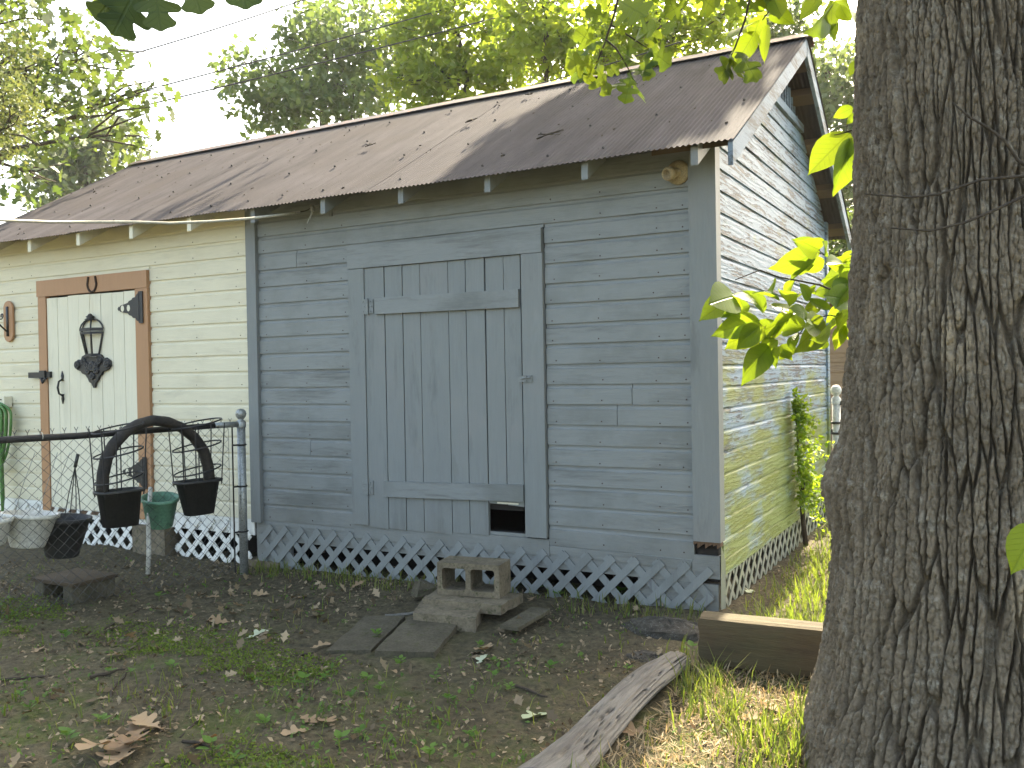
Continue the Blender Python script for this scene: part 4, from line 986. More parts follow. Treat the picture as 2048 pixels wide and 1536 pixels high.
def cinder():
    zb = .103; a = G(882, 1189, zb); b = G(992, 1197, zb); u = b - a; u[2] = 0; L = .40; u /= np.linalg.norm(u)
    u = np.array([math.cos(.17), math.sin(.17), 0]) * 1.0; a = (a + b) / 2 - u * L / 2
    v = np.array([-u[1], u[0], 0]); H, Dp = .195, .20; w = .032
    t = thing('cinder_block', (a + u * L / 2 + v * Dp / 2), 'brown two-hole cinder block lying on its side as a doorstep', 'cinder block')
    P = lambda x, y, z: a + u * x + v * y + np.array([0, 0, z])
    def bx(x0, x1, z0, z1, y0=0, y1=Dp): return [P(x0, y0, z0), P(x1, y0, z0), P(x1, y1, z0), P(x0, y1, z0), P(x0, y0, z1), P(x1, y0, z1), P(x1, y1, z1), P(x0, y1, z1)]
    mb = MB()
    # front and back face as a grid with two rounded holes, joined by tunnels
    holes = [(w, L / 2 - w / 2), (L / 2 + w / 2, L - w)]
    def rr(x0, x1, z0, z1, r=.018, n=4):
        pts = []
        for cx, cz, q0 in ((x1 - r, z0 + r, -PI / 2), (x1 - r, z1 - r, 0), (x0 + r, z1 - r, PI / 2), (x0 + r, z0 + r, PI)):
            for k in range(n + 1): q = q0 + PI / 2 * k / n; pts.append((cx + r * math.cos(q), cz + r * math.sin(q)))
        return pts
    vs = []; fs = []
    for side, y in ((0, 0.0), (1, Dp)):
        for hi, (x0, x1) in enumerate(holes):
            ins = rr(x0, x1, w, H - w); ox0, ox1 = (0, L / 2) if hi == 0 else (L / 2, L)
            m = len(ins); outp = []
            for (x, z) in ins:
                cx, cz = (x0 + x1) / 2, H / 2; dx, dz = x - cx, z - cz
                sx = ((ox1 - cx) if dx > 0 else (cx - ox0)) / abs(dx) if abs(dx) > 1e-6 else 9e9
                sz = (H / 2) / abs(dz) if abs(dz) > 1e-6 else 9e9
                s = min(sx, sz); outp.append((cx + dx * s, cz + dz * s))
            k0 = len(vs); vs += [P(x, y, z) for x, z in ins] + [P(x, y, z) for x, z in outp]
            for i in range(m):
                j = (i + 1) % m; q = [k0 + i, k0 + j, k0 + m + j, k0 + m + i]; fs.append(q if side else q[::-1])
            # corner fill
            for cx, cz in ((ox0, 0), (ox1, 0), (ox0, H), (ox1, H)):
                ds = sorted(range(m), key=lambda i: abs(outp[i][0] - cx) + abs(outp[i][1] - cz))
                ea = min((i for i in range(m) if abs(outp[i][0] - cx) < 1e-6), key=lambda i: abs(outp[i][1] - cz), default=None)
                eb = min((i for i in range(m) if abs(outp[i][1] - cz) < 1e-6), key=lambda i: abs(outp[i][0] - cx), default=None)
                if ea is not None and eb is not None and ea != eb:
                    vs.append(P(cx, y, cz)); fs.append([k0 + m + ea, k0 + m + eb, len(vs) - 1])
            if side == 0:
                k1 = len(vs); vs += [P(x, .0, z) for x, z in ins] + [P(x, Dp, z) for x, z in ins]
                fs += [[k1 + i, k1 + (i + 1) % m, k1 + m + (i + 1) % m, k1 + m + i] for i in range(m)]
    k = len(vs); vs += [P(0, 0, 0), P(L, 0, 0), P(L, Dp, 0), P(0, Dp, 0), P(0, 0, H), P(L, 0, H), P(L, Dp, H), P(0, Dp, H)]
    fs += [[k, k + 3, k + 2, k + 1], [k + 4, k + 5, k + 6, k + 7], [k + 1, k + 2, k + 6, k + 5], [k + 3, k, k + 4, k + 7]]
    mb.add(vs, fs).build('block', M['concrete'], t)
cinder()
def off_cut():
    a = G(1018, 1262, .02); b = G(1082, 1228, .02); z = .035
    MB().bar((a[0], a[1], z), (b[0], b[1], z + .01), .12, .022).single('board_offcut', M['paver'], (a + b) / 2, 'short dark board offcut lying in dirt right of the pavers', 'board', bevel=.003)
    c = G(845, 1185, .03); r = np.random.default_rng(3)
    mb = MB(); mb.lathe([(.0, -.05), (.09, -.03), (.085, .02), (.05, .05), (0, .052)], (c[0], c[1], .05), 7)
    mb.v = [tuple(np.array(p) + (r.random(3) - .5) * .03) for p in mb.v]
    mb.single('stone', M['paver'], c, 'angular brown stone wedged left of the cinder block', 'stone')
    for (px, py, s, lab) in ((1335, 1262, .20, 'low crumbling lump of pebbled concrete beside the timber end'), (1310, 1318, .12, 'flat gravelly concrete patch between the lump and the log')):
        c = G(px, py, .0); z = float(gz(c[0], c[1])); mb = MB(); n = 30
        for i in range(9):
            q = i / 8; rad = s * (1 - q ** 2.2) * (1 + 0.0)
            for j in range(n):
                a_ = 2 * PI * j / n; rr_ = rad * (1 + .25 * (vn(j * .45, i * .7, 2) - .5)); hh = (.085 if s > .15 else .03) * (1 - (rad / s) ** 2) if rad > 0 else .09
                mb.v.append((c[0] + 1.25 * rr_ * math.cos(a_), c[1] + .75 * rr_ * math.sin(a_), z - .01 + ((.085 if s > .15 else .022) * q ** .6) + .02 * (vn(j * 1.9, i * 1.7, 9) - .5)))
        mb.f += [[i * n + j, i * n + (j + 1) % n, (i + 1) * n + (j + 1) % n, (i + 1) * n + j] for i in range(8) for j in range(n)]
        mb.single('concrete_lump', M['rock'], c, lab, 'concrete')
off_cut()

def timber():
    a = G(1397, 1332, .03); x0, y0 = a[0], a[1]; t = thing('timber_beam', (x0 + .7, y0 + .07, .02), 'heavy weathered brown timber beam lying behind the big oak trunk', 'timber')
    ang = .03; u = np.array([math.cos(ang), math.sin(ang), 0]); v = np.array([-u[1], u[0], 0]); L, Wd, H = 1.75, .15, .225; z0 = .035
    nx, ny, nz = 40, 5, 7; mb = MB(); g = np.random.default_rng(5)
    def P(i, j, k):
        x = L * i / nx; y = Wd * j / ny; z = H * k / nz
        w = .010 * (fbm(np.array([x * 3.1]), np.array([z * 26 + y * 21]), 5, 3)[0] - .45)
        e = .006 if (j in (0, ny) and k in (0, nz)) else 0
        y2 = y + (w if j == 0 else -w if j == ny else 0) + (e if j == 0 else -e if j == ny else 0); z2 = z - (w if k == nz else 0) - (e if k == nz else -e if k == 0 else 0)
        x2 = x + (.018 * (vn(z * 30, y * 30, 4) - .5) if i in (0, nx) else 0)
        return np.array([x0, y0, z0]) + u * x2 + v * y2 + np.array([0, 0, z2 + .006 * math.sin(x * 2.2)])
    idx = {}
    def vid(i, j, k):
        if (i, j, k) not in idx: idx[(i, j, k)] = len(mb.v); mb.v.append(tuple(P(i, j, k)))
        return idx[(i, j, k)]
    for i in range(nx):
        for k in range(nz):
            for j in (0, ny): mb.f.append([vid(i, j, k), vid(i + 1, j, k), vid(i + 1, j, k + 1), vid(i, j, k + 1)])
        for j in range(ny):
            for k in (0, nz): mb.f.append([vid(i, j, k), vid(i + 1, j, k), vid(i + 1, j + 1, k), vid(i, j + 1, k)])
    for i in (0, nx):
        for j in range(ny):
            for k in range(nz): mb.f.append([vid(i, j, k), vid(i, j + 1, k), vid(i, j + 1, k + 1), vid(i, j, k + 1)])
    mb.build('beam', M['timber'], t)
    for s in (.09, 1.5): 
        c = np.array([x0, y0, 0]) + u * s + v * .075; MB().box((c[0] - .05, c[1] - .06, -.04), (c[0] + .05, c[1] + .06, .034)).build('support', M['timber'], t)
timber()
def weathered_log():
    a, b = G(1362, 1318, .04), G(1075, 1575, .04); a[2] = .045; b[2] = .06
    d = b - a; L = np.linalg.norm(d); d /= L; u = np.cross(d, (0, 0, 1.0)); u /= np.linalg.norm(u); up = np.cross(u, d)
    n, m = 130, 110; V = []
    for i in range(n):
        f = i / (n - 1)
        for j in range(m):
            q = 2 * PI * j / m
            base = .062 + .052 * f; rx = base * (1.0 + .10 * math.sin(7 * f)); rz = .040 + .008 * f
            jj = min(j, m - j) / m * 2; gr = float(fbm(np.array([jj * 15 + .4 * math.sin(f * 3)]), np.array([f * 2.2]), 21, 3)[0]); cr = abs(gr - .45); dep = -.042 * math.exp(-(cr / .014) ** 2) + .016 * (float(vn(jj * 26.0, f * 5.0, 5)) - .5)
            end = min(1, f / .03 + .25); end *= (.75 + .25 * math.sin(j * 2.1)) if f < .02 else 1
            rr_ = 1 + dep / base
            p = a + d * L * f + u * (rx * rr_ * math.cos(q) * end + .02 * math.sin(f * 4)) + up * (rz * rr_ * math.sin(q) * end + .012 * math.sin(f * 6))
            V.append(p)
    mb = MB(); mb.add(V, [(i * m + j, i * m + (j + 1) % m, (i + 1) * m + (j + 1) % m, (i + 1) * m + j) for i in range(n - 1) for j in range(m)] + [list(range(m))[::-1], list(range((n - 1) * m, n * m))])
    mb.single('weathered_log', M['log'], (a + b) / 2 - np.array([0, 0, .05]), 'grey split weathered log lying on the ground toward the timber beam', 'log', smooth=True)
weathered_log()

# ------------------------------------------------------------------ foliage helpers
DIA = (np.array([[0, 0, 0], [.45, .30, .05], [1, 0, -.03], [.45, -.30, .05]]), [(0, 1, 2), (0, 2, 3)])
def lobed_leaf():                                     # oak leaf outline: base at x = 0, tip at x = 1
    half = [(0, .02), (.14, .045), (.22, .17), (.31, .20), (.36, .10), (.44, .12), (.52, .34), (.62, .37), (.67, .30), (.66, .16), (.76, .20), (.84, .27), (.92, .22), (.95, .12), (1.0, .03)]
    q = np.array([half[0]] + half + [half[-1]], float); sm = []
    for i in range(1, len(q) - 2):
        for f in (0, .34, .67):
            a, b, c, d = q[i - 1], q[i], q[i + 1], q[i + 2]; sm.append(tuple(.5 * (2 * b + (c - a) * f + (2 * a - 5 * b + 4 * c - d) * f * f + (3 * b - a - 3 * c + d) * f ** 3)))
    half = sm + [half[-1]]
    ct = [(x, 0, .0) for x, _ in half]; up = [(x, y, .10 * y - .10 * y * y) for x, y in half]; dn = [(x, -y, .10 * y - .10 * y * y) for x, y in half]
    n = len(half); V = np.array(ct + up + dn, float); V[:, 2] -= .10 * (V[:, 0] - .4) ** 2
    Fq = [(i, i + 1, n + i + 1, n + i) for i in range(n - 1)] + [(i + 1, i, 2 * n + i, 2 * n + i + 1) for i in range(n - 1)]
    return V, Fq
def ovate_leaf(fold=.16, droop=.12, wav=.010, skew=0.0):
    half = [(0, .0), (.06, .13), (.16, .24), (.30, .305), (.45, .31), (.60, .265), (.74, .185), (.86, .09), (.94, .03), (1.0, .0)]
    n = len(half); V = []; 
    for k, s in enumerate((0, .5, 1, -.5, -1)):
        for x, y in half: V.append((x, y * s + skew * (x - .3) ** 2, fold * abs(y * s) - droop * (x - .35) ** 2 + wav * math.sin(x * 40 + s) * abs(s)))
    Fq = []
    for p, q, fl in ((0, 1, 0), (1, 2, 0), (0, 3, 1), (3, 4, 1)):
        for i in range(n - 1): f = (p * n + i, p * n + i + 1, q * n + i + 1, q * n + i); Fq.append(f[::-1] if fl else f)
    return np.array(V, float), Fq
def basis(nn, g, dirv=None, up=.6):
    t = g.normal(size=(nn, 3)) if dirv is None else dirv + g.normal(size=(nn, 3)) * .5
    t[:, 2] -= .25; t /= np.linalg.norm(t, axis=1)[:, None]
    w = g.normal(size=(nn, 3)); w[:, 2] += up * 3; w -= (w * t).sum(1)[:, None] * t; w /= np.linalg.norm(w, axis=1)[:, None]
    return t, np.cross(w, t), w
def leaf_mass(P, size, shape, g, up=.6, sizevar=.35):
    V, Fc = shape; nn = len(P); t, b, w = basis(nn, g, None, up)
    sz = size * (1 - sizevar + 2 * sizevar * g.random(nn))
    X = P[:, None, :] + sz[:, None, None] * (V[None, :, 0, None] * t[:, None, :] + V[None, :, 1, None] * b[:, None, :] + V[None, :, 2, None] * w[:, None, :])
    k = len(V); Fa = np.array(Fc)[None] + (np.arange(nn) * k)[:, None, None]
    return X.reshape(-1, 3), Fa.reshape(-1, Fa.shape[-1]), np.repeat(g.random(nn), k)
def ball(c, r, n, g):
    d = g.normal(size=(n, 3)); d /= np.linalg.norm(d, axis=1)[:, None]; return np.asarray(c) + d * (g.random(n) ** .45)[:, None] * np.asarray(r)
def wander(a, b, n, g, amp):
    a = np.asarray(a, float); b = np.asarray(b, float); L = np.linalg.norm(b - a); q = [a + (b - a) * i / (n - 1) for i in range(n)]
    for i in range(1, n - 1): q[i] = q[i] + g.normal(size=3) * amp * L * .12
    return q

def tree(name, label, base, clusters, trunk_r, leaf, size, per, shape, mat, seed, up=.6, trunk_top=None, bark='far_bark', group='trees behind the shed', limbs=14):
    g = np.random.default_rng(seed); t = thing(name, base, label, 'tree', group)
    C = np.array([c for c, r in clusters]); cen = C.mean(0)
    tt = np.array(trunk_top if trunk_top is not None else (cen[0] * .7 + base[0] * .3, cen[1] * .7 + base[1] * .3, cen[2] + .4))
    pts = wander(np.array(base) - np.array([0, 0, .3]), tt, 9, g, .22); rs = [trunk_r * (1.25 if i == 0 else 1 - .75 * i / 8) for i in range(9)]
    MB().tube(pts, rs, 10).build('trunk', M[bark], t, True)
    mb = MB(); order = g.permutation(len(clusters))[:limbs]
    for k in order:
        c, r = clusters[k]; c = np.asarray(c); i = int(np.clip(np.searchsorted([p[2] for p in pts], c[2] - .4 - .25 * np.hypot(*(c[:2] - tt[:2]))), 2, 8)); st = pts[i]
        q = wander(st, c, 6, g, .35); r0 = max(.02, rs[i] * .5); mb.tube(q, [r0, r0 * .75, r0 * .55, r0 * .4, r0 * .25, .008], 6)
        for _ in range(4):
            e = ball(c, r, 1, g)[0]; mb.tube(wander(q[3], e, 4, g, .4), [r0 * .35, r0 * .25, .012, .005], 5)
    mb.build('limbs', M[bark], t, True)
    P = np.concatenate([ball(c, r, max(8, int(per * (np.mean(r) if hasattr(r, '__len__') else r) ** 2)), g) for c, r in clusters])
    V, Fa, rn = leaf_mass(P, size, shape, g, up)
    finish('crown', np_mesh('crown', V - ROOT[t], Fa, rn), M[leaf] if isinstance(leaf, str) else leaf, t)['kind'] = 'stuff'
    return t

# ------------------------------------------------------------------ the big oak in front
TC = np.array([1.405, -1.75])
def trunk_profile():
    ed = [(1722, -10), (1718, 60), (1706, 250), (1702, 420), (1694, 560), (1690, 640), (1680, 800), (1672, 930), (1662, 1080), (1650, 1200), (1636, 1300), (1620, 1370), (1600, 1450), (1578, 1540)]
    out = []
    for px, py in ed:
        r = ray(px, py); h = r[:2] / np.linalg.norm(r[:2]); q = TC - CAM[:2]; along = q @ h; perp = abs(q[0] * h[1] - q[1] * h[0])
        out.append((CAM[2] + r[2] / np.linalg.norm(r[:2]) * along, perp))
    return sorted(out)
TP = trunk_profile()
def oak():
    t = thing('oak_tree', (TC[0], TC[1], 0), 'massive oak with deeply furrowed grey-brown bark standing before the shed corner', 'tree')
    zs = np.concatenate([np.arange(-.25, 2.95, .0065), np.arange(2.95, 6.2, .06)]); na = 560
    # fine columns on the side seen from the yard, coarser behind
    th = np.concatenate([np.linspace(-PI * 1.04, -.0, 620, endpoint=False), np.linspace(.0, PI * .96, 120, endpoint=False)])
    A, Z = np.meshgrid(th, zs)
    pz = [p[0] for p in TP]; pr = [p[1] for p in TP]
    rad = np.interp(Z, pz, pr); rad = np.where(Z < pz[0], pr[0] + (pz[0] - Z) * .5, rad); rad = np.where(Z > pz[-1], pr[-1] - (Z - pz[-1]) * .018, rad)
    flare = np.exp(-np.clip(Z + .05, 0, 9) / .28)
    rad = rad * (1 + .05 * flare * np.sin(A * 5 + .7) + .02 * np.sin(A * 3 + 1.0 + .4 * Z))
    u = A * .43; w1 = .045 * (fbm(u * 3, Z * 1.1, 2, 3) - .45) + .010 * (fbm(u * 16, Z * 7, 6, 2) - .4)
    w1 = w1 + .012 * (fbm(u * 40, Z * 22, 16, 2) - .4)
    f1, e1, c1 = voro((u + w1 * .8) * 34.0, Z * 2.5 + 2 * w1, 1)
    f2, e2, c2 = voro((u + w1 * 1.3) * 75.0, Z * 24.0, 7)
    rid = fbm((u + w1) * 30, Z * 4.5, 13, 3)
    up = np.clip((Z - .9) / 1.5, 0, 1); amp = .037 - .014 * up
    dsp = amp * sstep(.02, .17, e1) + .008 * sstep(0, .22, e2) * sstep(.04, .2, e1) + .016 * (rid - .45) + .008 * (c1 - .5) + .009 * (c2 - .5) + .009 * (fbm(u * 95, Z * 38, 19, 3) - .45)
    dsp += .0035 * (vn(u * 190, Z * 120, 3) - .5)
    burl = .055 * np.exp(-(((A + 2.92) / .32) ** 2 + ((Z - 1.02) / .13) ** 2))
    rr_ = rad - .026 + dsp + burl
    X = TC[0] + rr_ * np.cos(A) + .02 * np.sin(Z * 1.3); Y = TC[1] + rr_ * np.sin(A)
    ny, nx = A.shape; i = np.arange(nx * ny).reshape(ny, nx); j = np.roll(i, -1, 1)
    Fc = np.stack([i[:-1], j[:-1], j[1:], i[1:]], -1).reshape(-1, 4)
    V = np.stack([X, Y, Z], -1).reshape(-1, 3) - ROOT[t]
    finish('trunk', np_mesh('trunk', V, Fc), M['bark'], t, True)
    return t
OAK = oak()

SUNNY = [((.22, .95), (-2.7, -1.22)), ((.22, 1.15), (-.75, .9)), ((.30, 1.7), (.9, 3.6))]
EXTRA = []
def oak_crown():
    g = np.random.default_rng(21); cl = []
    fork = np.array([TC[0] + .05, TC[1] + .1, 6.0])
    tries = 0
    while len(cl) < 120 and tries < 9000:
        tries += 1
        d = g.normal(size=3); d /= np.linalg.norm(d); c = np.array([-.2, 1.4, 9.2]) + d * np.array([7.2, 7.0, 3.2]) * g.random() ** .4
        r = .55 + .55 * g.random()
        if c[2] < 5.4: continue
        px, py, dz = proj(c); pr = r * F_PX / max(dz[0], .3)
        if dz[0] > .2 and py[0] + pr > -50 and -400 < px[0] - 0 and px[0] < 2500: continue
        if dz[0] <= .3 and np.linalg.norm(c - CAM) < 3: continue
        q = c - S * (c[2] / S[2]); bad = False
        for i, ((x0, x1), (y0, y1)) in enumerate(SUNNY):
            if x0 - r * .8 < q[0] < x1 + r * .8 and y0 - r < q[1] < y1 + r and g.random() < (1.0 if i == 0 else .9): bad = True
        # shade on the front roof slope: dappled on the right part only
        nr = np.array([0, -SL, 1.0]); tt = ((c - np.array([0, RY, RZ])) @ nr) / (S @ nr); h = c - S * tt
        if tt > 0 and -7.4 < h[0] < .25 and -.4 - r < h[1] < RY + r:
            if h[0] < -1.75 - .9 * (h[1] - .2) + .0 and h[0] > -7.4: bad = True
            elif g.random() < .45: bad = True
        if bad: continue
        cl.append((c, r))
    # a few clumps that shade the right end of the roof, thinner towards its edge
    nr = np.array([0, -SL, 1.0])
    for (px, py, hh, r) in ((1330, 190, 6.2, .42), (1235, 225, 5.2, .42), (1150, 265, 5.8, .45), (1060, 300, 6.5, .40), (1410, 160, 5.5, .30), (1300, 270, 5.0, .36), (1495, 120, 6.6, .33), (1000, 325, 7.0, .33), (1225, 300, 6.0, .38), (1390, 230, 6.8, .30), (1180, 215, 6.1, .42), (1110, 240, 5.6, .40), (1275, 170, 6.4, .40), (1370, 130, 5.9, .34), (1460, 175, 6.0, .28), (1540, 95, 6.2, .34), (1330, 225, 5.3, .34), (1040, 270, 6.3, .34)):
        EXTRA.append(len(cl))
        ry = ray(px, py); t0 = ((np.array([0, RY, RZ]) - CAM) @ nr) / (ry @ nr); p = CAM + ry * t0
        cl.append((p + S / S[2] * hh, r))
    mb = MB()
    for k in range(0, len(cl), 6):
        c, r = cl[k]; mb.tube(wander(fork + g.normal(size=3) * .1, c, 7, g, .25), [.17, .13, .10, .07, .05, .03, .012], 7)
    mb.build('limbs', M['branch'], OAK, True)
    P = np.concatenate([ball(c, np.array([r, r, r * .75]), (int(450 * r * r) + 10 if i in EXTRA else int(130 * r * r) + 10), g) for i, (c, r) in enumerate(cl)])
    px, py, dz = proj(P); keep = ~((dz > .2) & (py > -25) & (px > -60) & (px < 2110)); P = P[keep]
    V, Fa, rn = leaf_mass(P, .19, DIA, g, .7)
    finish('crown', np_mesh('crown', V - ROOT[OAK], Fa, rn), M['crownleaf'], OAK)['kind'] = 'stuff'
oak_crown()

LOB, OVA = lobed_leaf(), ovate_leaf()
def leaf_data(shape, mat, name):
    me = np_mesh(name, shape[0], shape[1]); me.materials.append(mat); me.polygons.foreach_set('use_smooth', np.ones(len(me.polygons), bool)); return me
LM_SHADE = leaf_data(LOB, M['shadeleaf'], 'shade_toned_oak_leaf'); LM_OAK = leaf_data(LOB, M['oakleaf'], 'oak_leaf'); LM_SAPS = [leaf_data(ovate_leaf(*q), M['sapleaf'], 'sapling_leaf') for q in ((.16, .12, .010, 0), (.45, .35, .02, .12), (.05, .5, .025, -.1), (.36, .2, .015, .2), (.3, -.1, .02, -.2))]; LM_SAP = LM_SAPS[0]
def bent(shape, a, b):
    V = shape[0].copy(); V[:, 2] += a * V[:, 1] ** 2 - b * (V[:, 0] - .3) ** 2 + .04 * np.sin(V[:, 0] * 8 + V[:, 1] * 9); return V, shape[1]
LM_OAKS = [LM_OAK, leaf_data(bent(LOB, 1.2, .3), M['oakleaf'], 'oak_leaf'), leaf_data(bent(LOB, -.8, .5), M['oakleaf'], 'oak_leaf')]
def put_leaf(me, base, tip, normal, parent, width=1.0):
    base = np.asarray(base, float); tip = np.asarray(tip, float); t = tip - base; L = np.linalg.norm(t); t /= L
    w = np.asarray(normal, float); w = w - (w @ t) * t; w /= np.linalg.norm(w); b = np.cross(w, t)
    o = bpy.data.objects.new('leaf', me); col.objects.link(o); o.parent = parent
    m = Matrix([[t[0] * L, b[0] * L * width, w[0] * L, 0], [t[1] * L, b[1] * L * width, w[1] * L, 0], [t[2] * L, b[2] * L * width, w[2] * L, 0], [0, 0, 0, 1]])
    m.translation = Vector(base - ROOT[parent]); o.matrix_local = m; return o
VIEW = lambda p: (CAM - p) / np.linalg.norm(CAM - p)
def px_leaf(me, b, t, d, parent, g, width=1.0, tilt=.5, dd=.05):       # leaf drawn between two pixels at about a depth
    B = D(b[0], b[1], d); T = D(t[0], t[1], d + g.normal() * dd)
    return put_leaf(me, B, T, VIEW(B) + g.normal(size=3) * tilt + np.array([0, 0, .35]), parent, width)

def oak_branches():
    g = np.random.default_rng(5)
    # hanging spray over the roof
    d0 = 3.5
    def spray(path, d, leaves, r=.006):
        pts = [D(x, y, d + k * .02) for k, (x, y) in enumerate(path)]
        n = len(pts); br = MB().tube(pts, [r * (1 - .6 * i / (n - 1)) for i in range(n)], 6).build('branch', M['branch'], OAK, True)
        for b, t in leaves: px_leaf(LM_OAKS[g.integers(3)], b, t, d + g.normal() * .08, br, g, .8 + .4 * g.random(), .7, .08)
        return br
    spray([(1265, -160), (1240, -20), (1228, 30), (1212, 80), (1196, 120), (1183, 138)], d0,
          [((1195, 120), (1128, 138)), ((1190, 128), (1165, 178)), ((1206, 100), (1150, 60)), ((1212, 80), (1160, 98)), ((1196, 122), (1212, 190)), ((1225, 40), (1170, 20)), ((1235, 0), (1290, 30)), ((1222, 55), (1262, 70)), ((1240, -20), (1200, -40)), ((1228, 28), (1185, 55)), ((1186, 135), (1140, 160)), ((1238, -8), (1180, -4))])
    spray([(1222, 50), (1252, 68), (1282, 88), (1298, 98)], d0 + .05,
          [((1296, 96), (1335, 128)), ((1284, 88), (1322, 62)), ((1270, 80), (1302, 52)), ((1298, 98), (1290, 150)), ((1290, 95), (1345, 105)), ((1262, 74), (1252, 130))], .004)
    spray([(1212, 80), (1232, 96), (1248, 122), (1258, 140), (1262, 152)], d0 + .02,
          [((1258, 140), (1282, 200)), ((1262, 150), (1250, 205)), ((1250, 124), (1218, 152)), ((1256, 138), (1300, 150)), ((1248, 120), (1290, 118)), ((1260, 148), (1225, 195))], .004)
    spray([(1420, -190), (1400, -60), (1372, 10), (1350, 30)], d0 - .2,
          [((1400, -50), (1340, -20)), ((1380, 0), (1330, 30)), ((1385, -20), (1440, 20)), ((1352, 28), (1330, 70)), ((1410, -70), (1470, -30)), ((1372, 8), (1392, 45)), ((1395, -40), (1300, -20))])
    spray([(1530, -190), (1512, -60), (1490, 40), (1470, 95), (1460, 115)], d0 - .15,
          [((1470, 95), (1440, 150)), ((1462, 112), (1478, 150)), ((1470, 100), (1520, 148)), ((1500, 0), (1450, 25)), ((1466, 110), (1455, 150)), ((1505, -20), (1450, -10)), ((1495, 20), (1540, -10))])
    # leaves close to the lens at the upper left, seen against the sky
    b = MB().tube([D(520, -240, 1.75), D(400, -120, 1.7), D(330, -60, 1.7), D(270, -25, 1.7)], [.006, .005, .004, .003], 6).build('branch', M['branch'], OAK, True)
    for bb, tt in (((285, -45), (225, 70)), ((305, -50), (322, 62)), ((365, -85), (402, 28)), ((470, -110), (492, 18)), ((255, -40), (190, 40))):
        put_leaf(LM_SHADE, D(*bb, 1.7), D(*tt, 1.72), VIEW(D(*bb, 1.7)) + np.array([.1, 0, .3]), b, 1.15)
    # thin bare twigs hanging across the trunk
    for path, d in (([(2120, 345), (2048, 352), (1960, 360), (1880, 388), (1820, 395), (1730, 388)], 2.55), ([(2130, 350), (2048, 392), (1990, 420), (1930, 445), (1860, 462), (1782, 456)], 2.5), ([(2080, 350), (2035, 320), (2010, 282), (1975, 255), (1940, 235), (1905, 205)], 2.6)):
        MB().tube([D(x, y, d) for x, y in path], [.0055, .005, .0045, .004, .0032, .0022], 6).build('twig', M['branch'], OAK, True)
    b = MB().tube([D(2190, 960, 1.9), D(2110, 1010, 1.9), D(2060, 1050, 1.9)], [.004, .003, .002], 5).build('twig', M['branch'], OAK, True)
    put_leaf(LM_SAP, D(2075, 1045, 1.9), D(2022, 1150, 1.9), VIEW(D(2040, 1100, 1.9)) + np.array([.3, 0, .5]), b, 1.0)
oak_branches()

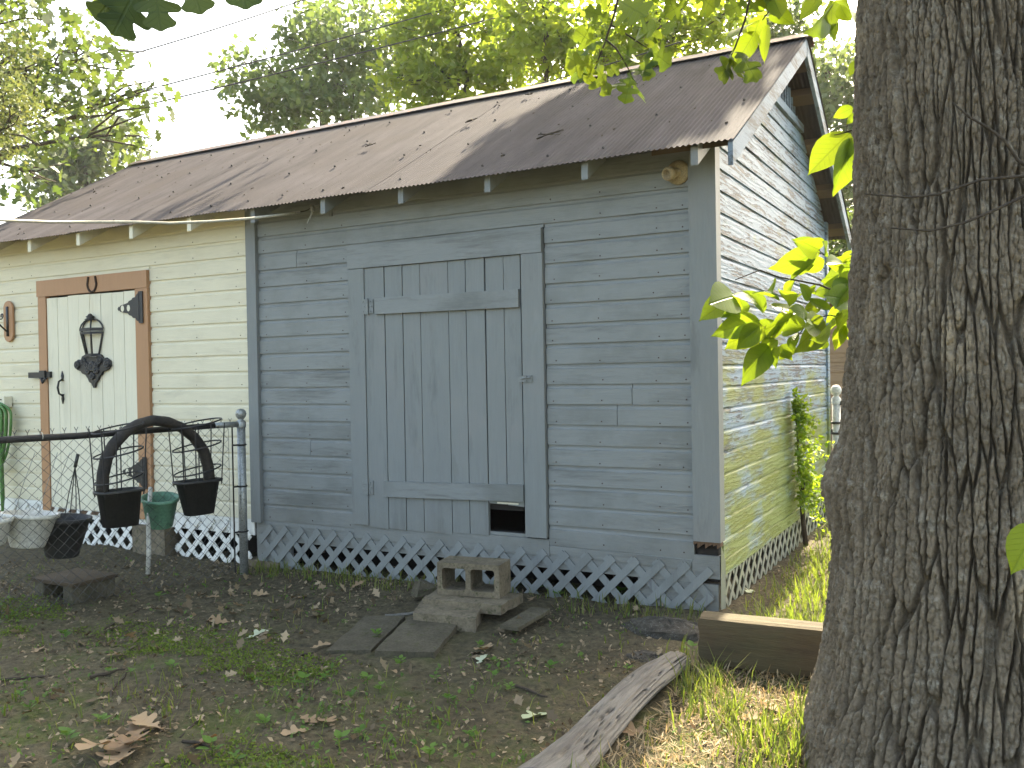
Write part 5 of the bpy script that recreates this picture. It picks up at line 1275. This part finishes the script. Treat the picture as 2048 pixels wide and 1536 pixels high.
def sapling():
    g = np.random.default_rng(11); base = (1.05, -1.12, float(gz(1.05, -1.12)))
    t = thing('sapling', base, 'young broad-leaved sapling behind the oak trunk with sunlit yellow-green leaves', 'sapling')
    stem = [np.array(base) - np.array([0, 0, .05]), (1.04, -1.13, .7), (1.02, -1.14, 1.5), (1.03, -1.16, 2.3), (1.0, -1.18, 3.0), (.98, -1.2, 3.7)]
    MB().tube(stem, [.022, .02, .017, .014, .010, .006], 8).build('stem', M['branch'], t, True)
    def br(path, d, leaves, st, r=.006):
        pts = [np.array(st)] + [D(x, y, d) for x, y in path]; n = len(pts)
        b = MB().tube(pts, [r * (1 - .6 * i / (n - 1)) for i in range(n)], 6).build('branch', M['branch'], t, True)
        for bb, tt in leaves: px_leaf(LM_SAPS[g.integers(5)], bb, tt, d + g.normal() * .08, b, g, .75 + .4 * g.random(), .6, .10)
    d = 4.05
    br([(1700, 595), (1640, 570), (1600, 562), (1560, 555), (1520, 540), (1470, 560)], d,
       [((1475, 590), (1397, 640)), ((1470, 592), (1420, 606)), ((1478, 590), (1465, 640)), ((1520, 640), (1420, 668)), ((1520, 650), (1470, 695)), ((1530, 625), (1490, 575)), ((1545, 590), (1550, 560)),
        ((1560, 600), (1500, 580)), ((1575, 640), (1520, 660)), ((1580, 625), (1540, 655)), ((1600, 630), (1535, 612)), ((1560, 655), (1478, 668)), ((1585, 600), (1630, 575)), ((1580, 610), (1560, 570)), ((1612, 650), (1555, 660)), ((1540, 690), (1478, 765)), ((1555, 698), (1540, 742)), ((1590, 690), (1556, 720)), ((1585, 700), (1595, 660)), ((1500, 610), (1440, 630)), ((1515, 605), (1470, 582)), ((1540, 640), (1500, 690)), ((1530, 655), (1445, 690)), ((1600, 610), (1570, 640)), ((1570, 590), (1590, 560)), ((1610, 620), (1650, 610)), ((1555, 680), (1515, 712)), ((1620, 600), (1600, 565)), ((1560, 690), (1580, 722))], (1.02, -1.14, 1.55))
    br([(1700, 640), (1660, 630), (1620, 640), (1590, 680)], d - .05,
       [((1650, 640), (1590, 700)), ((1668, 645), (1640, 690)), ((1660, 620), (1612, 600)), ((1690, 640), (1700, 690)), ((1675, 625), (1650, 668)), ((1640, 650), (1606, 668)), ((1625, 640), (1590, 612)), ((1690, 650), (1665, 700)), ((1700, 600), (1650, 590)), ((1685, 610), (1655, 650)), ((1640, 660), (1620, 700)), ((1665, 600), (1690, 560)), ((1700, 620), (1670, 660)), ((1650, 665), (1605, 690))], (1.02, -1.14, 1.45), .004)
    br([(1705, 520), (1680, 530), (1650, 510), (1620, 500)], d + .05,
       [((1635, 505), (1545, 548)), ((1640, 500), (1580, 485)), ((1640, 500), (1598, 480)), ((1650, 510), (1648, 478)), ((1625, 520), (1575, 560)), ((1650, 520), (1600, 545)), ((1640, 505), (1598, 520)), ((1690, 530), (1650, 520)), ((1700, 500), (1695, 545)), ((1690, 520), (1702, 575)), ((1680, 560), (1640, 590)), ((1672, 540), (1710, 500)), ((1690, 545), (1646, 560)), ((1700, 560), (1665, 610))], (1.03, -1.15, 1.8), .004)
    br([(1720, 255), (1700, 262), (1680, 268), (1668, 270)], d - .3,
       [((1700, 265), (1614, 348)), ((1705, 275), (1664, 390)), ((1705, 275), (1680, 330)), ((1706, 215), (1665, 236)), ((1712, 225), (1692, 250)), ((1716, 120), (1700, 150))], (1.03, -1.16, 2.3), .004)
    br([(1700, -60), (1670, -20), (1655, 20)], d - .4,
       [((1665, 0), (1660, 86)), ((1640, -10), (1604, 45)), ((1660, 20), (1622, 66)), ((1690, 0), (1712, 38)), ((1680, 10), (1700, 48)), ((1650, 30), (1668, 80))], (1.0, -1.18, 3.0), .004)
    br([(1640, -90), (1580, -40), (1540, 20), (1525, 40)], d - .5,
       [((1512, 62), (1464, 140)), ((1536, 48), (1526, 128)), ((1525, 30), (1500, 84)), ((1540, 20), (1584, 44)), ((1530, 20), (1474, 22)), ((1550, -10), (1500, -20)), ((1548, 0), (1566, 40)), ((1560, -30), (1520, 10)), ((1510, 45), (1455, 62))], (.98, -1.2, 3.6), .005)
sapling()

# ------------------------------------------------------------------ trees behind the shed
def blob(spec, g, n, rad):
    out = []
    for (px, py, rx, ry, d, dv) in spec:
        m = max(1, int(n * rx * ry / 9000))
        for _ in range(m):
            a = g.random() * 2 * PI; q = math.sqrt(g.random()); dd = d + dv * (g.random() - .5) * 2
            out.append((D(px + rx * q * math.cos(a), py + ry * q * math.sin(a), dd), rad * (.7 + .6 * g.random())))
    return out
def lm(name, a, b, tr, tc): M[name] = leaf_mat(name, a, b, tr, tc)
lm('leaf_dark', (.065, .105, .045), (.105, .15, .06), .42, (.13, .20, .05))
lm('leaf_bright', (.085, .135, .025), (.13, .18, .035), .52, (.22, .32, .03))
lm('leaf_mid', (.050, .08, .035), (.085, .115, .045), .38, (.10, .155, .03))
lm('leaf_grey', (.055, .085, .045), (.09, .125, .06), .38, (.16, .23, .07))
lm('leaf_cedar', (.075, .10, .045), (.11, .135, .06), .3, (.16, .20, .06))
def trees():
    g = np.random.default_rng(33)
    lob_simple = (np.array([[0, 0, 0], [.25, .06, .01], [.32, .22, .03], [.45, .10, .02], [.58, .34, .03], [.72, .16, .01], [.86, .24, 0], [1, 0, -.05], [.86, -.24, 0], [.72, -.16, .01], [.58, -.34, .03], [.45, -.10, .02], [.32, -.22, .03], [.25, -.06, .01]]), [tuple(range(14))])
    # left: lobed-leaf oak beyond the end of the shed
    cl = blob([(50, 60, 130, 120, 11, 1.2), (130, 190, 110, 110, 11, 1.0), (245, 215, 62, 62, 10.5, .6), (170, 90, 50, 50, 11, .8), (40, 290, 80, 80, 11.5, 1.0), (60, 360, 80, 30, 12, .8), (275, 250, 40, 36, 10.6, .4)], g, 11, .42)
    tree('oak_tree', 'open-crowned oak with lobed leaves beyond the cream end of the shed', tuple(D(-260, 900, 12.5)[:2]) + (0,), cl, .22, 'leaf_mid', .165, 135, lob_simple, None, 41, .3, limbs=11, trunk_top=D(-40, 60, 11.5))
    cl = blob([(10, 180, 45, 140, 8.8, .4)], g, 26, .28)
    tree('cedar_tree', 'feathery pale green cedar at the far end of the shed', tuple(D(-120, 900, 9.6)[:2]) + (0,), cl, .09, 'leaf_cedar', .05, 1700, DIA, None, 42, .2, limbs=8, trunk_top=D(-30, 60, 9.3))
    # dark round tree
    cl = blob([(630, 125, 112, 92, 24, 1.5), (550, 195, 70, 62, 23, 1.2), (700, 60, 100, 75, 25, 1.5), (690, 190, 80, 70, 24, 1), (480, 150, 36, 34, 23, .6), (560, 245, 60, 30, 23, .8), (780, 110, 70, 80, 25, 1.2)], g, 17, .66)
    tree('shade_tree', 'dense dark green round-crowned tree behind the middle of the roof', tuple(D(660, 760, 25)[:2]) + (0,), cl, .3, 'leaf_dark', .21, 250, DIA, None, 43, .5, limbs=22)
    # bright trees
    cl = blob([(850, 150, 85, 80, 18, 1.0), (900, 60, 110, 90, 18.5, 1.0), (960, 150, 90, 60, 18, 1.0), (1000, 60, 80, 70, 18.5, 1.0)], g, 16, .55)
    tree('locust_tree', 'sunlit yellow-green tree next to the dark round tree', tuple(D(930, 760, 18.5)[:2]) + (0,), cl, .17, 'leaf_bright', .18, 400, DIA, None, 44, .5, limbs=18)
    cl = blob([(1090, 40, 90, 70, 16, 1.0), (1060, 130, 60, 40, 16, .8), (1150, 80, 60, 60, 16, .8), (1120, -30, 80, 40, 16, .8)], g, 11, .6)
    tree('locust_tree', 'slim-trunked yellow-green tree with pale bark rising over the ridge', tuple(D(1085, 760, 16)[:2]) + (0,), cl, .17, 'leaf_bright', .18, 380, DIA, None, 45, .5, limbs=14, trunk_top=D(1092, 20, 16))
    cl = blob([(1260, 50, 90, 70, 14, 1.0), (1370, 50, 90, 60, 14, 1.0), (1330, 100, 70, 30, 14, .8), (1440, 30, 60, 40, 14, .8), (1230, 110, 50, 36, 14, .6)], g, 13, .5)
    tree('locust_tree', 'golden backlit tree behind the right half of the ridge', tuple(D(1222, 760, 14.5)[:2]) + (0,), cl, .15, 'leaf_bright', .15, 430, DIA, None, 46, .5, limbs=16, trunk_top=D(1215, 20, 14.2))
    cl = blob([(1665, 200, 50, 120, 22, 1.2), (1690, 330, 45, 90, 22, 1.2), (1570, 45, 70, 50, 22, 1), (1520, 90, 60, 40, 22, 1), (1760, 260, 60, 160, 22, 1.2)], g, 15, .75)
    tree('shade_tree', 'grey-green small-leaved tree behind the gable peak', tuple(D(1720, 760, 23)[:2]) + (0,), cl, .25, 'leaf_grey', .20, 300, DIA, None, 47, .4, limbs=18)
    cl = blob([(200, 310, 90, 50, 30, 1.5), (120, 360, 80, 40, 30, 1.5), (240, 280, 50, 40, 31, 1)], g, 14, 1.0)
    tree('pine_tree', 'hazy blue-green pine far behind the left end of the shed', tuple(D(170, 760, 30)[:2]) + (0,), cl, .25, 'leaf_grey', .24, 260, DIA, None, 48, .2, limbs=10)
    cl = blob([(1690, 500, 30, 70, 15, 1), (1740, 520, 50, 90, 15, 1)], g, 40, .5)
    tree('shrub', 'leafy shrub standing beside the outbuilding behind the back fence', tuple(D(1730, 760, 15)[:2]) + (0,), cl, .06, 'leaf_mid', .14, 420, DIA, None, 49, .4, limbs=6)
trees()

# power lines
def wires():
    for k, (a, m, b, d0, d1) in enumerate((((-60, 196), (300, 86), (700, -34), 12, 17), ((-60, 268), (600, 92), (1150, -60), 12.5, 20), ((-60, 292), (640, 134), (1300, -50), 12.5, 20), ((700, 246), (1000, 174), (1360, 84), 12, 9))):
        A, B = D(*a, d0), D(*b, d1); pts = []
        for i in range(25):
            f = i / 24; p = A + (B - A) * f; p[2] -= .25 * 4 * f * (1 - f) * .35; pts.append(p)
        lab = ['thin uppermost power line crossing open sky left of the dark tree', 'middle power line passing before the dark round tree', 'lower power line running just beneath the middle one', 'low service cable running just above the roof ridge'][k]
        MB().tube(pts, .0125 if k < 3 else .007, 6).single('power_line', M['cable'], A, lab, 'cable', 'overhead lines behind the shed', smooth=True)
wires()

# ------------------------------------------------------------------ vine on the gable
def vine():
    g = np.random.default_rng(8); a = GB(1607, 1055, .05); base = (a[0] + .02, a[1], 0.0)
    t = thing('climbing_vine', base, 'bright green climbing vine with ferny leaflets growing up the gable wall', 'vine')
    path = [np.array(base) - np.array([0, 0, .03])] + [GB(x, y, .055) for x, y in ((1607, 1050), (1603, 1000), (1606, 960), (1598, 930), (1596, 880), (1592, 830), (1590, 785))]
    MB().tube(path, [.022, .02, .017, .015, .011, .008, .006, .003], 8).build('stem', M['branch'], t, True)
    P = []; mb = MB()
    for k in range(105):
        f = g.random(); i = 2 + int(f * 5); q = path[i] + (path[min(i + 1, 7)] - path[i]) * g.random()
        w = .30 * (1 - f * .75) + .05
        dirn = np.array([.35 * abs(g.normal()) + .1, g.normal() * .8 - .2, g.normal() * .25 - .15]); dirn /= np.linalg.norm(dirn); L = w * (.5 + .7 * g.random())
        e = q + dirn * L; mb.tube([q, (q + e) / 2 + np.array([0, 0, .015]), e], [.002, .0017, .001], 4)
        for s in np.linspace(.25, 1, 8):
            for sd in (-1, 1): P.append(q + dirn * L * s + np.array([0, 0, .015 * math.sin(s * 3)]) + g.normal(size=3) * .008)
    mb.build('leaf_stalks', M['branch'], t)
    P = np.array(P); P[:, 0] = np.maximum(P[:, 0], .045)
    V, Fa, rn = leaf_mass(P, .042, DIA, g, .7); finish('foliage', np_mesh('foliage', V - ROOT[t], Fa, rn), M['vine'], t)['kind'] = 'stuff'
vine()

# ------------------------------------------------------------------ grass, litter, weeds
def zone(x, y):                                       # how thick the grass grows
    d = .10 + 0 * x
    d = d + .45 * sstep(.20, .55, x) * sstep(-2.9, -2.2, y)
    d = d + .45 * sstep(-1.5, -2.4, y) * sstep(.42, .60, fbm(x * 1.6, y * 1.6, 51, 3)) 
    d = d + .25 * sstep(.47, .62, fbm(x * 2.4, y * 2.4, 57, 3)) * sstep(-.7, -1.4, y)
    d = np.where((x < -2.6) & (y > -2.0), d * .25, d)
    return np.clip(d, 0, 1)
def free(x, y):                                       # keep clear of slabs, timber, log, trunk, shed
    ok = ~((x > -1.9) & (x < -.95) & (y > -1.65) & (y < -.1)) & ~((y > -.03) & (y < 3.75) & (x < .03)) & ~((x > .12) & (x < 2) & (y > -1.0) & (y < -.78))
    ok &= np.hypot(x - TC[0], y - TC[1]) > .55
    a, b = G(1362, 1318, .04)[:2], G(1075, 1575, .04)[:2]; d = b - a; L = np.hypot(*d); d /= L
    s = (x - a[0]) * d[0] + (y - a[1]) * d[1]; w = abs((x - a[0]) * d[1] - (y - a[1]) * d[0]); ok &= ~((s > -.05) & (s < L + .3) & (w < .10))
    return ok
def grass():
    g = np.random.default_rng(2)
    def scatter(n, xr, yr, hmin, hmax, dens):
        x = g.uniform(*xr, n); y = g.uniform(*yr, n); k = (g.random(n) < dens(x, y)) & free(x, y); x, y = x[k], y[k]; n = len(x)
        h = hmin + (hmax - hmin) * g.random(n) ** 1.6; a = g.random(n) * 2 * PI; lean = h * (.25 + .75 * g.random(n)); w = .0020 + .0022 * g.random(n)
        z = gz(x, y) - .004; dx, dy = np.cos(a), np.sin(a)
        B = np.stack([x, y, z], 1); sd = np.stack([-dy, dx, 0 * x], 1) * w[:, None]; ln = np.stack([dx, dy, 0 * x], 1)
        mid = B + ln * (lean * .35)[:, None] + np.array([0, 0, 1]) * (h * .62)[:, None]; tip = B + ln * lean[:, None] + np.array([0, 0, 1]) * h[:, None]
        V = np.stack([B - sd, B + sd, mid + sd * .8, mid - sd * .8, tip], 1).reshape(-1, 3); q = np.arange(n)[:, None] * 5
        F3 = np.concatenate([q + np.array([0, 1, 2]), q + np.array([0, 2, 3]), q + np.array([3, 2, 4])]); return V, F3, np.repeat(g.random(n), 5)
    parts = [scatter(52000, (-5.5, 2.3), (-3.9, -.05), .02, .085, lambda x, y: zone(x, y) * .40),
             scatter(9000, (.05, .95), (-2.8, -.9), .05, .17, lambda x, y: .55 * sstep(.46, .60, fbm(x * 4, y * 4, 61, 3))),
             scatter(30000, (.10, 2.6), (-.75, 4.5), .03, .14, lambda x, y: .9 * sstep(.10, .45, x) + .12),
             scatter(26000, (.3, 6.0), (4.3, 9.3), .04, .16, lambda x, y: .8 + 0 * x),
             scatter(2500, (-3.6, -.05), (-.35, -.03), .03, .12, lambda x, y: .35 + 0 * x)]
    V = []; Fa = []; rn = []; k = 0
    for v, f, r in parts: V.append(v); Fa.append(f + k); rn.append(r); k += len(v)
    o = finish('grass', np_mesh('grass', np.concatenate(V), np.concatenate(Fa), np.concatenate(rn)), M['grass']); tag(o, 'short sparse grass blades growing through the dirt and beside the shed', 'grass', kind='stuff')
grass()
def litter():
    g = np.random.default_rng(4)
    n = 46000; x = g.uniform(-5.6, 2.2, n); y = g.uniform(-3.9, 1.6, n); k = free(x, y) & (g.random(n) < .25 + .75 * sstep(.40, .60, fbm(x * 1.8, y * 1.8, 71, 3))); x, y = x[k], y[k]
    P = np.stack([x, y, gz(x, y) + .004 + .006 * g.random(len(x))], 1)
    V, Fa, rn = leaf_mass(P, .021, DIA, g, 1.2, .75)
    rn = rn ** 1.3
    o = finish('leaf_litter', np_mesh('leaf_litter', V, Fa, rn), M['litter']); tag(o, 'small brown leaf fragments and bark chips littering the dirt', 'leaf litter', kind='stuff')
    # broken brown leaves matted in the dirt
    n = 3200; x = g.uniform(-4.6, 1.0, n); y = g.uniform(-3.6, -.15, n); k = free(x, y) & (g.random(n) < .05 + .8 * np.exp(-(((x + 2.3) / 1.0) ** 2 + ((y + 1.1) / .55) ** 2)) + .25 * sstep(.5, .62, fbm(x * 2, y * 2, 77, 3))); x, y = x[k], y[k]
    lob = (np.array([[0, 0, 0], [.2, .12, .05], [.34, .30, .10], [.45, .14, .03], [.62, .36, .12], [.75, .16, .03], [1, 0, .08], [.75, -.16, .0], [.62, -.36, .13], [.45, -.14, .02], [.34, -.30, .09], [.2, -.12, .04]]), [tuple(range(12))])
    P = np.stack([x, y, gz(x, y) + .008 + .008 * g.random(len(x))], 1); V, Fa, rn = leaf_mass(P, .062, lob, g, .9, .4)
    o = finish('leaf_litter', np_mesh('leaf_litter', V, Fa, rn), M['litter']); tag(o, 'broken brown oak leaves matted over the dirt before the lattice', 'leaf litter', kind='stuff')
    # tiny broad seedlings
    n = 5200; x = g.uniform(-5.0, 1.2, n); y = g.uniform(-3.9, -.3, n); dn = .12 + .8 * sstep(.45, .62, fbm(x * 1.5, y * 1.5, 81, 3)) * sstep(-.9, -1.9, y)
    k = free(x, y) & (g.random(n) < dn); x, y = x[k], y[k]
    P = np.stack([np.repeat(x, 3), np.repeat(y, 3), np.repeat(gz(x, y), 3) + .010 + .022 * g.random(3 * len(x))], 1); P[:, :2] += g.normal(size=(len(P), 2)) * .008
    V, Fa, rn = leaf_mass(P, .020, DIA, g, 1.2, .5)
    n = 130000; x = g.uniform(-4.2, .9, n); y = g.uniform(-3.9, -1.2, n); mk = sstep(.475, .54, fbm(x * 1.7, y * 1.7, 91, 4)) * sstep(-1.3, -2.0, y); k = free(x, y) & (g.random(n) < mk); x, y = x[k], y[k]
    Pm = np.stack([x, y, gz(x, y) + .004 + .012 * g.random(len(x))], 1); Vm, Fm, rm = leaf_mass(Pm, .014, DIA, g, .5, .5)
    M['moss'] = leaf_mat('moss_tuft', (.085, .130, .016), (.15, .20, .028), .25, (.14, .20, .03), .8)
    o = finish('moss', np_mesh('moss', Vm, Fm, rm), M['moss']); tag(o, 'low yellow-green moss patches on the dirt', 'moss', kind='stuff')
    n = 9000; x = g.uniform(.12, 1.0, n); y = g.uniform(-2.8, -1.0, n); k = free(x, y); x, y = x[k], y[k]; Ps = np.stack([x, y, gz(x, y) + .004 + .012 * g.random(len(x))], 1)
    V2, F2, r2 = leaf_mass(Ps, .045, (np.array([[0, 0, 0], [.5, .05, .03], [1, 0, 0], [.5, -.05, .03]]), [(0, 1, 2), (0, 2, 3)]), g, 1.5, .6)
    M['straw'] = leaf_mat('dry_straw', (.32, .235, .13), (.42, .33, .20), .2, (.4, .3, .15), .7)
    o = finish('straw_litter', np_mesh('straw_litter', V2, F2, r2), M['straw']); tag(o, 'dry straw and chips on the sunlit patch by the oak trunk', 'straw', kind='stuff')
    M['cover'] = leaf_mat('ground_cover_leaf', (.055, .115, .024), (.095, .165, .035), .3, (.14, .24, .03), .6)
    o = finish('ground_cover', np_mesh('ground_cover', V, Fa, rn), M['cover']); tag(o, 'tiny low green sprouts spread over the dirt', 'ground cover', kind='stuff')
litter()

MARKS = {'the cinder block': (940, 1195), 'the ball-capped fence post': (487, 1150), 'the white pipe': (296, 1150), 'the heap of tan leaves': (275, 1490), 'the far end of the grey log': (1365, 1315), 'the end of the timber beam': (1397, 1335), 'the pale grey straight stick': (50, 1335), 'the crumpled pale green leaf': (490, 1280), 'the small clump of curled leaves': (620, 1450), 'the board offcut': (1050, 1245), 'the shed corner post': (1415, 1215), 'the wilted leaf beside the log': (1100, 1428), 'the mossy paver': (735, 1268), 'the small pale leaf near the pavers': (955, 1332)}
def nth_labels(spots, what):                           # label each by its rank of closeness to a landmark
    P = [G(x, y, 0)[:2] for x, y in spots]; best = [None] * len(P); used = set()
    ranks = []
    for name, (mx, my) in MARKS.items():
        c = G(mx, my, 0)[:2]; order = sorted(range(len(P)), key=lambda i: np.hypot(*(P[i] - c)))
        for r, i in enumerate(order): ranks.append((r, np.hypot(*(P[i] - c)), i, name))
    for r, _, i, name in sorted(ranks, key=lambda q: (q[0], q[1])):
        if best[i] is None: best[i] = what + (', closest to ' if r == 0 else ', %s closest to ' % ['', 'second', 'third', 'fourth', 'fifth', 'sixth', 'seventh', 'eighth', 'ninth', 'tenth', 'eleventh', 'twelfth'][min(r, 11)]) + name
    return best
def weeds():
    g = np.random.default_rng(6); meshes = []
    for v in range(5):
        V = []; Fa = []; k = 0
        nl = 5 + v
        for j in range(nl):
            a = 2 * PI * j / nl + g.normal() * .3; el = .35 + .5 * g.random(); L = .035 + .03 * g.random(); zb = .015 + .045 * g.random()
            t = np.array([math.cos(a) * math.cos(el), math.sin(a) * math.cos(el), math.sin(el) * .6]); b = np.array([-math.sin(a), math.cos(a), 0]); w = np.cross(t, b)
            o, f = OVA; X = np.array([0, 0, zb]) + t * .012 + L * (o[:, 0:1] * t + o[:, 1:2] * 1.05 * b + o[:, 2:3] * w); V.append(X); Fa += [tuple(i + k for i in q) for q in f]; k += len(X)
        st = MB().tube([(0, 0, -.01), (.003, 0, .03), (.002, .003, .065)], [.0022, .0018, .001], 4); V.append(np.array(st.v)); Fa += [tuple(i + k for i in q) for q in st.f if len(q) == 4]; k += len(st.v)
        me = np_mesh('weed', np.concatenate(V), Fa); me.materials.append(M['weed']); meshes.append(me)
    spots = [(318, 1200, 1.5), (845, 1205, 1.5), (1100, 1345, 1), (800, 1335, 1), (752, 1280, 1), (640, 1235, .9), (690, 1250, .8), (540, 1160, .8), (620, 1165, .9), (130, 1280, 1.0), (218, 1350, .8), (262, 1352, .8), (345, 1345, 1), (200, 1450, 1.2), (135, 1490, 1.2), (610, 1380, 1.2), (650, 1365, 1), (735, 1370, 1.2), (700, 1400, 1), (760, 1385, 1), (895, 1408, 1.1), (870, 1365, .9), (990, 1330, .9), (1020, 1385, .9), (960, 1300, .8), (985, 1360, 1), (1255, 1345, .9), (1120, 1300, .7), (1030, 1290, .7), (1280, 1395, 1.0), (425, 1515, 1.3), (470, 1530, 1.2), (680, 1495, 1.2), (720, 1475, 1.0), (940, 1480, 1.0), (1075, 1185, 1.3), (1118, 1196, 1.2), (1240, 1195, 1.1), (60, 1420, .9), (40, 1400, .8), (1385, 1312, 1.2), (1190, 1440, 1.0), (820, 1430, 1.0), (530, 1455, 1.0), (860, 1520, 1.2)]
    labs = nth_labels([q[:2] for q in spots], 'small green weed in the dirt')
    for i, (px, py, s) in enumerate(spots):
        p = G(px, py, 0); p = G(px, py, float(gz(p[0], p[1])))
        o = bpy.data.objects.new('weed_seedling', meshes[i % 5]); col.objects.link(o); o.location = (p[0], p[1], float(gz(p[0], p[1]))); o.rotation_euler = (0, 0, g.random() * 6); s *= .55 + .3 * g.random(); o.scale = (s, s, s)
        tag(o, labs[i], 'weed', 'weeds in the dirt')
weeds()

def fallen():
    g = np.random.default_rng(9)
    def curled(shape, curl, seed):
        V, Fq = shape; V = V.copy(); q = np.random.default_rng(seed); a = V[:, 1] * curl * 2.5
        V[:, 2] += .55 * curl * V[:, 1] ** 2 * 2 + curl * .35 * (V[:, 0] - .5) ** 2 + .05 * np.sin(V[:, 0] * 9 + q.random() * 6) * (np.abs(V[:, 1]) + .3) ; V[:, 1] *= (1 - .25 * curl); V[:, 2] -= V[:, 2].min(); return V, Fq
    ms = []
    for k in range(5):
        me = np_mesh('fallen_leaf', *curled(LOB, .35 + .3 * k / 4, k)); me.materials.append(M['deadleaf']); ms.append(me)
    pale = np_mesh('pale_leaf', *curled(LOB, .4, 8)); pale.materials.append(M['paleleaf'])
    def put(me, px, py, s, name, lab, grp=None, dz=0.0, tilt=.25):
        p = G(px, py, 0); p = G(px, py, float(gz(p[0], p[1]))); o = bpy.data.objects.new(name, me); col.objects.link(o)
        o.location = (p[0], p[1], float(gz(p[0], p[1])) + .004 + dz); o.rotation_euler = (g.normal() * tilt, g.normal() * tilt, g.random() * 6.3); o.scale = (s, s, s); return tag(o, lab, 'leaf', grp)
    for px, py, s, dz in ((235, 1490, .20, 0), (280, 1475, .20, .012), (320, 1478, .17, .02), (265, 1505, .19, .008), (300, 1495, .16, .024), (250, 1480, .18, .03), (225, 1500, .17, .018), (285, 1512, .15, .014), (310, 1468, .16, .01)): put(ms[g.integers(5)], px, py, s, 'fallen_leaf', 'large tan dead oak leaf in the overlapping heap beside the mossy patch', 'leaves of the tan heap', dz + .012, .12)
    put(ms[2], 372, 1502, .13, 'fallen_leaf', 'single tan dead leaf lying just outside the tan leaf heap')
    for px, py in ((600, 1435), (622, 1462), (640, 1440)): put(ms[g.integers(5)], px, py, .12, 'fallen_leaf', 'brown curled dead leaf in the small clump amid moss and weeds', 'leaves of the small clump')
    put(pale, 490, 1280, .14, 'fallen_leaf', 'crumpled pale green leaf lying among brown leaves'); put(pale, 955, 1332, .10, 'fallen_leaf', 'small pale green leaf with raised points near the pavers'); put(pale, 1100, 1428, .14, 'fallen_leaf', 'pale green wilted leaf beside the grey log')
    put(pale, 1508, 1182, .11, 'fallen_leaf', 'pale blue-white leaf lying by the gable lattice')
    dead = ((160, 1340), (380, 1240), (410, 1245), (460, 1250), (540, 1190), (580, 1180), (620, 1225), (655, 1215), (555, 1225), (490, 1215), (420, 1170), (440, 1195), (515, 1240), (310, 1295), (270, 1280), (590, 1200), (475, 1190), (530, 1260), (570, 1245), (350, 1190), (700, 1180), (960, 1297), (985, 1300), (1060, 1205), (60, 1230), (90, 1295), (1480, 1340), (1530, 1420), (1300, 1470), (1470, 1440), (1545, 1430), (1080, 1500), (620, 1300), (255, 1310), (780, 1345), (90, 1160), (110, 1168))
    for (px, py), lab in zip(dead, nth_labels(dead, 'curled brown dead leaf')): put(ms[g.integers(5)], px, py, .075 + .055 * g.random(), 'fallen_leaf', lab, 'dead leaves on the dirt', .004, .3)
    tw = (((0, 1338), (103, 1330), .008, 'pale grey straight stick lying on bare dirt by the weeds'), ((205, 1400), (255, 1320), .006, 'thin brown twig pointing at a dead leaf'), ((180, 1335), (250, 1322), .009, 'stubby curled brown stick with a leaf on it'), ((365, 1470), (420, 1480), .007, 'short grey lichen stick beside the tan leaf heap'), ((360, 1462), (415, 1408), .005, 'thin dark twig leaning toward the moss patch'), ((580, 1305), (635, 1295), .006, 'short pale stick beside the mossy paver'), ((1032, 1362), (1095, 1386), .007, 'light grey twig lying between the pavers and the log'), ((210, 1240), (285, 1200), .006, 'thin twig near the dark patch of earth'), ((1370, 1405), (1505, 1425), .006, 'long brown twig lying across the sunlit grass'), ((770, 1222), (850, 1216), .012, 'grey splintered stick beside the steps'))
    for a, b, r, lab in tw:
        A = G(*a, .02); B = G(*b, .02); A[2] = float(gz(A[0], A[1])) + r; B[2] = float(gz(B[0], B[1])) + r * 1.4
        MB().tube(wander(A, B, 6, g, .12), [r, r * .9, r, r * .8, r * .7, r * .4], 6).single('stick', M['branch'] if r != .012 else M['log'], (A + B) / 2, lab, 'stick', 'sticks on the ground')
fallen()

# ------------------------------------------------------------------ thin haze volume added to imitate milky lens glare
def added_haze():
    m = bpy.data.materials.new('glare_haze'); m.use_nodes = True; n = m.node_tree.nodes; n.clear()
    v = n.new('ShaderNodeVolumePrincipled'); v.inputs['Color'].default_value = (.93, .95, 1.0, 1); v.inputs['Density'].default_value = .0005; v.inputs['Anisotropy'].default_value = .35
    o = n.new('ShaderNodeOutputMaterial'); m.node_tree.links.new(v.outputs[0], o.inputs['Volume'])
    b = MB().box((-450, -70, -1.6), (450, 650, 17.0)).build('added_haze', m); tag(b, 'thin haze added to the air for a milky lens glare', 'added_haze', kind='stuff')
added_haze()
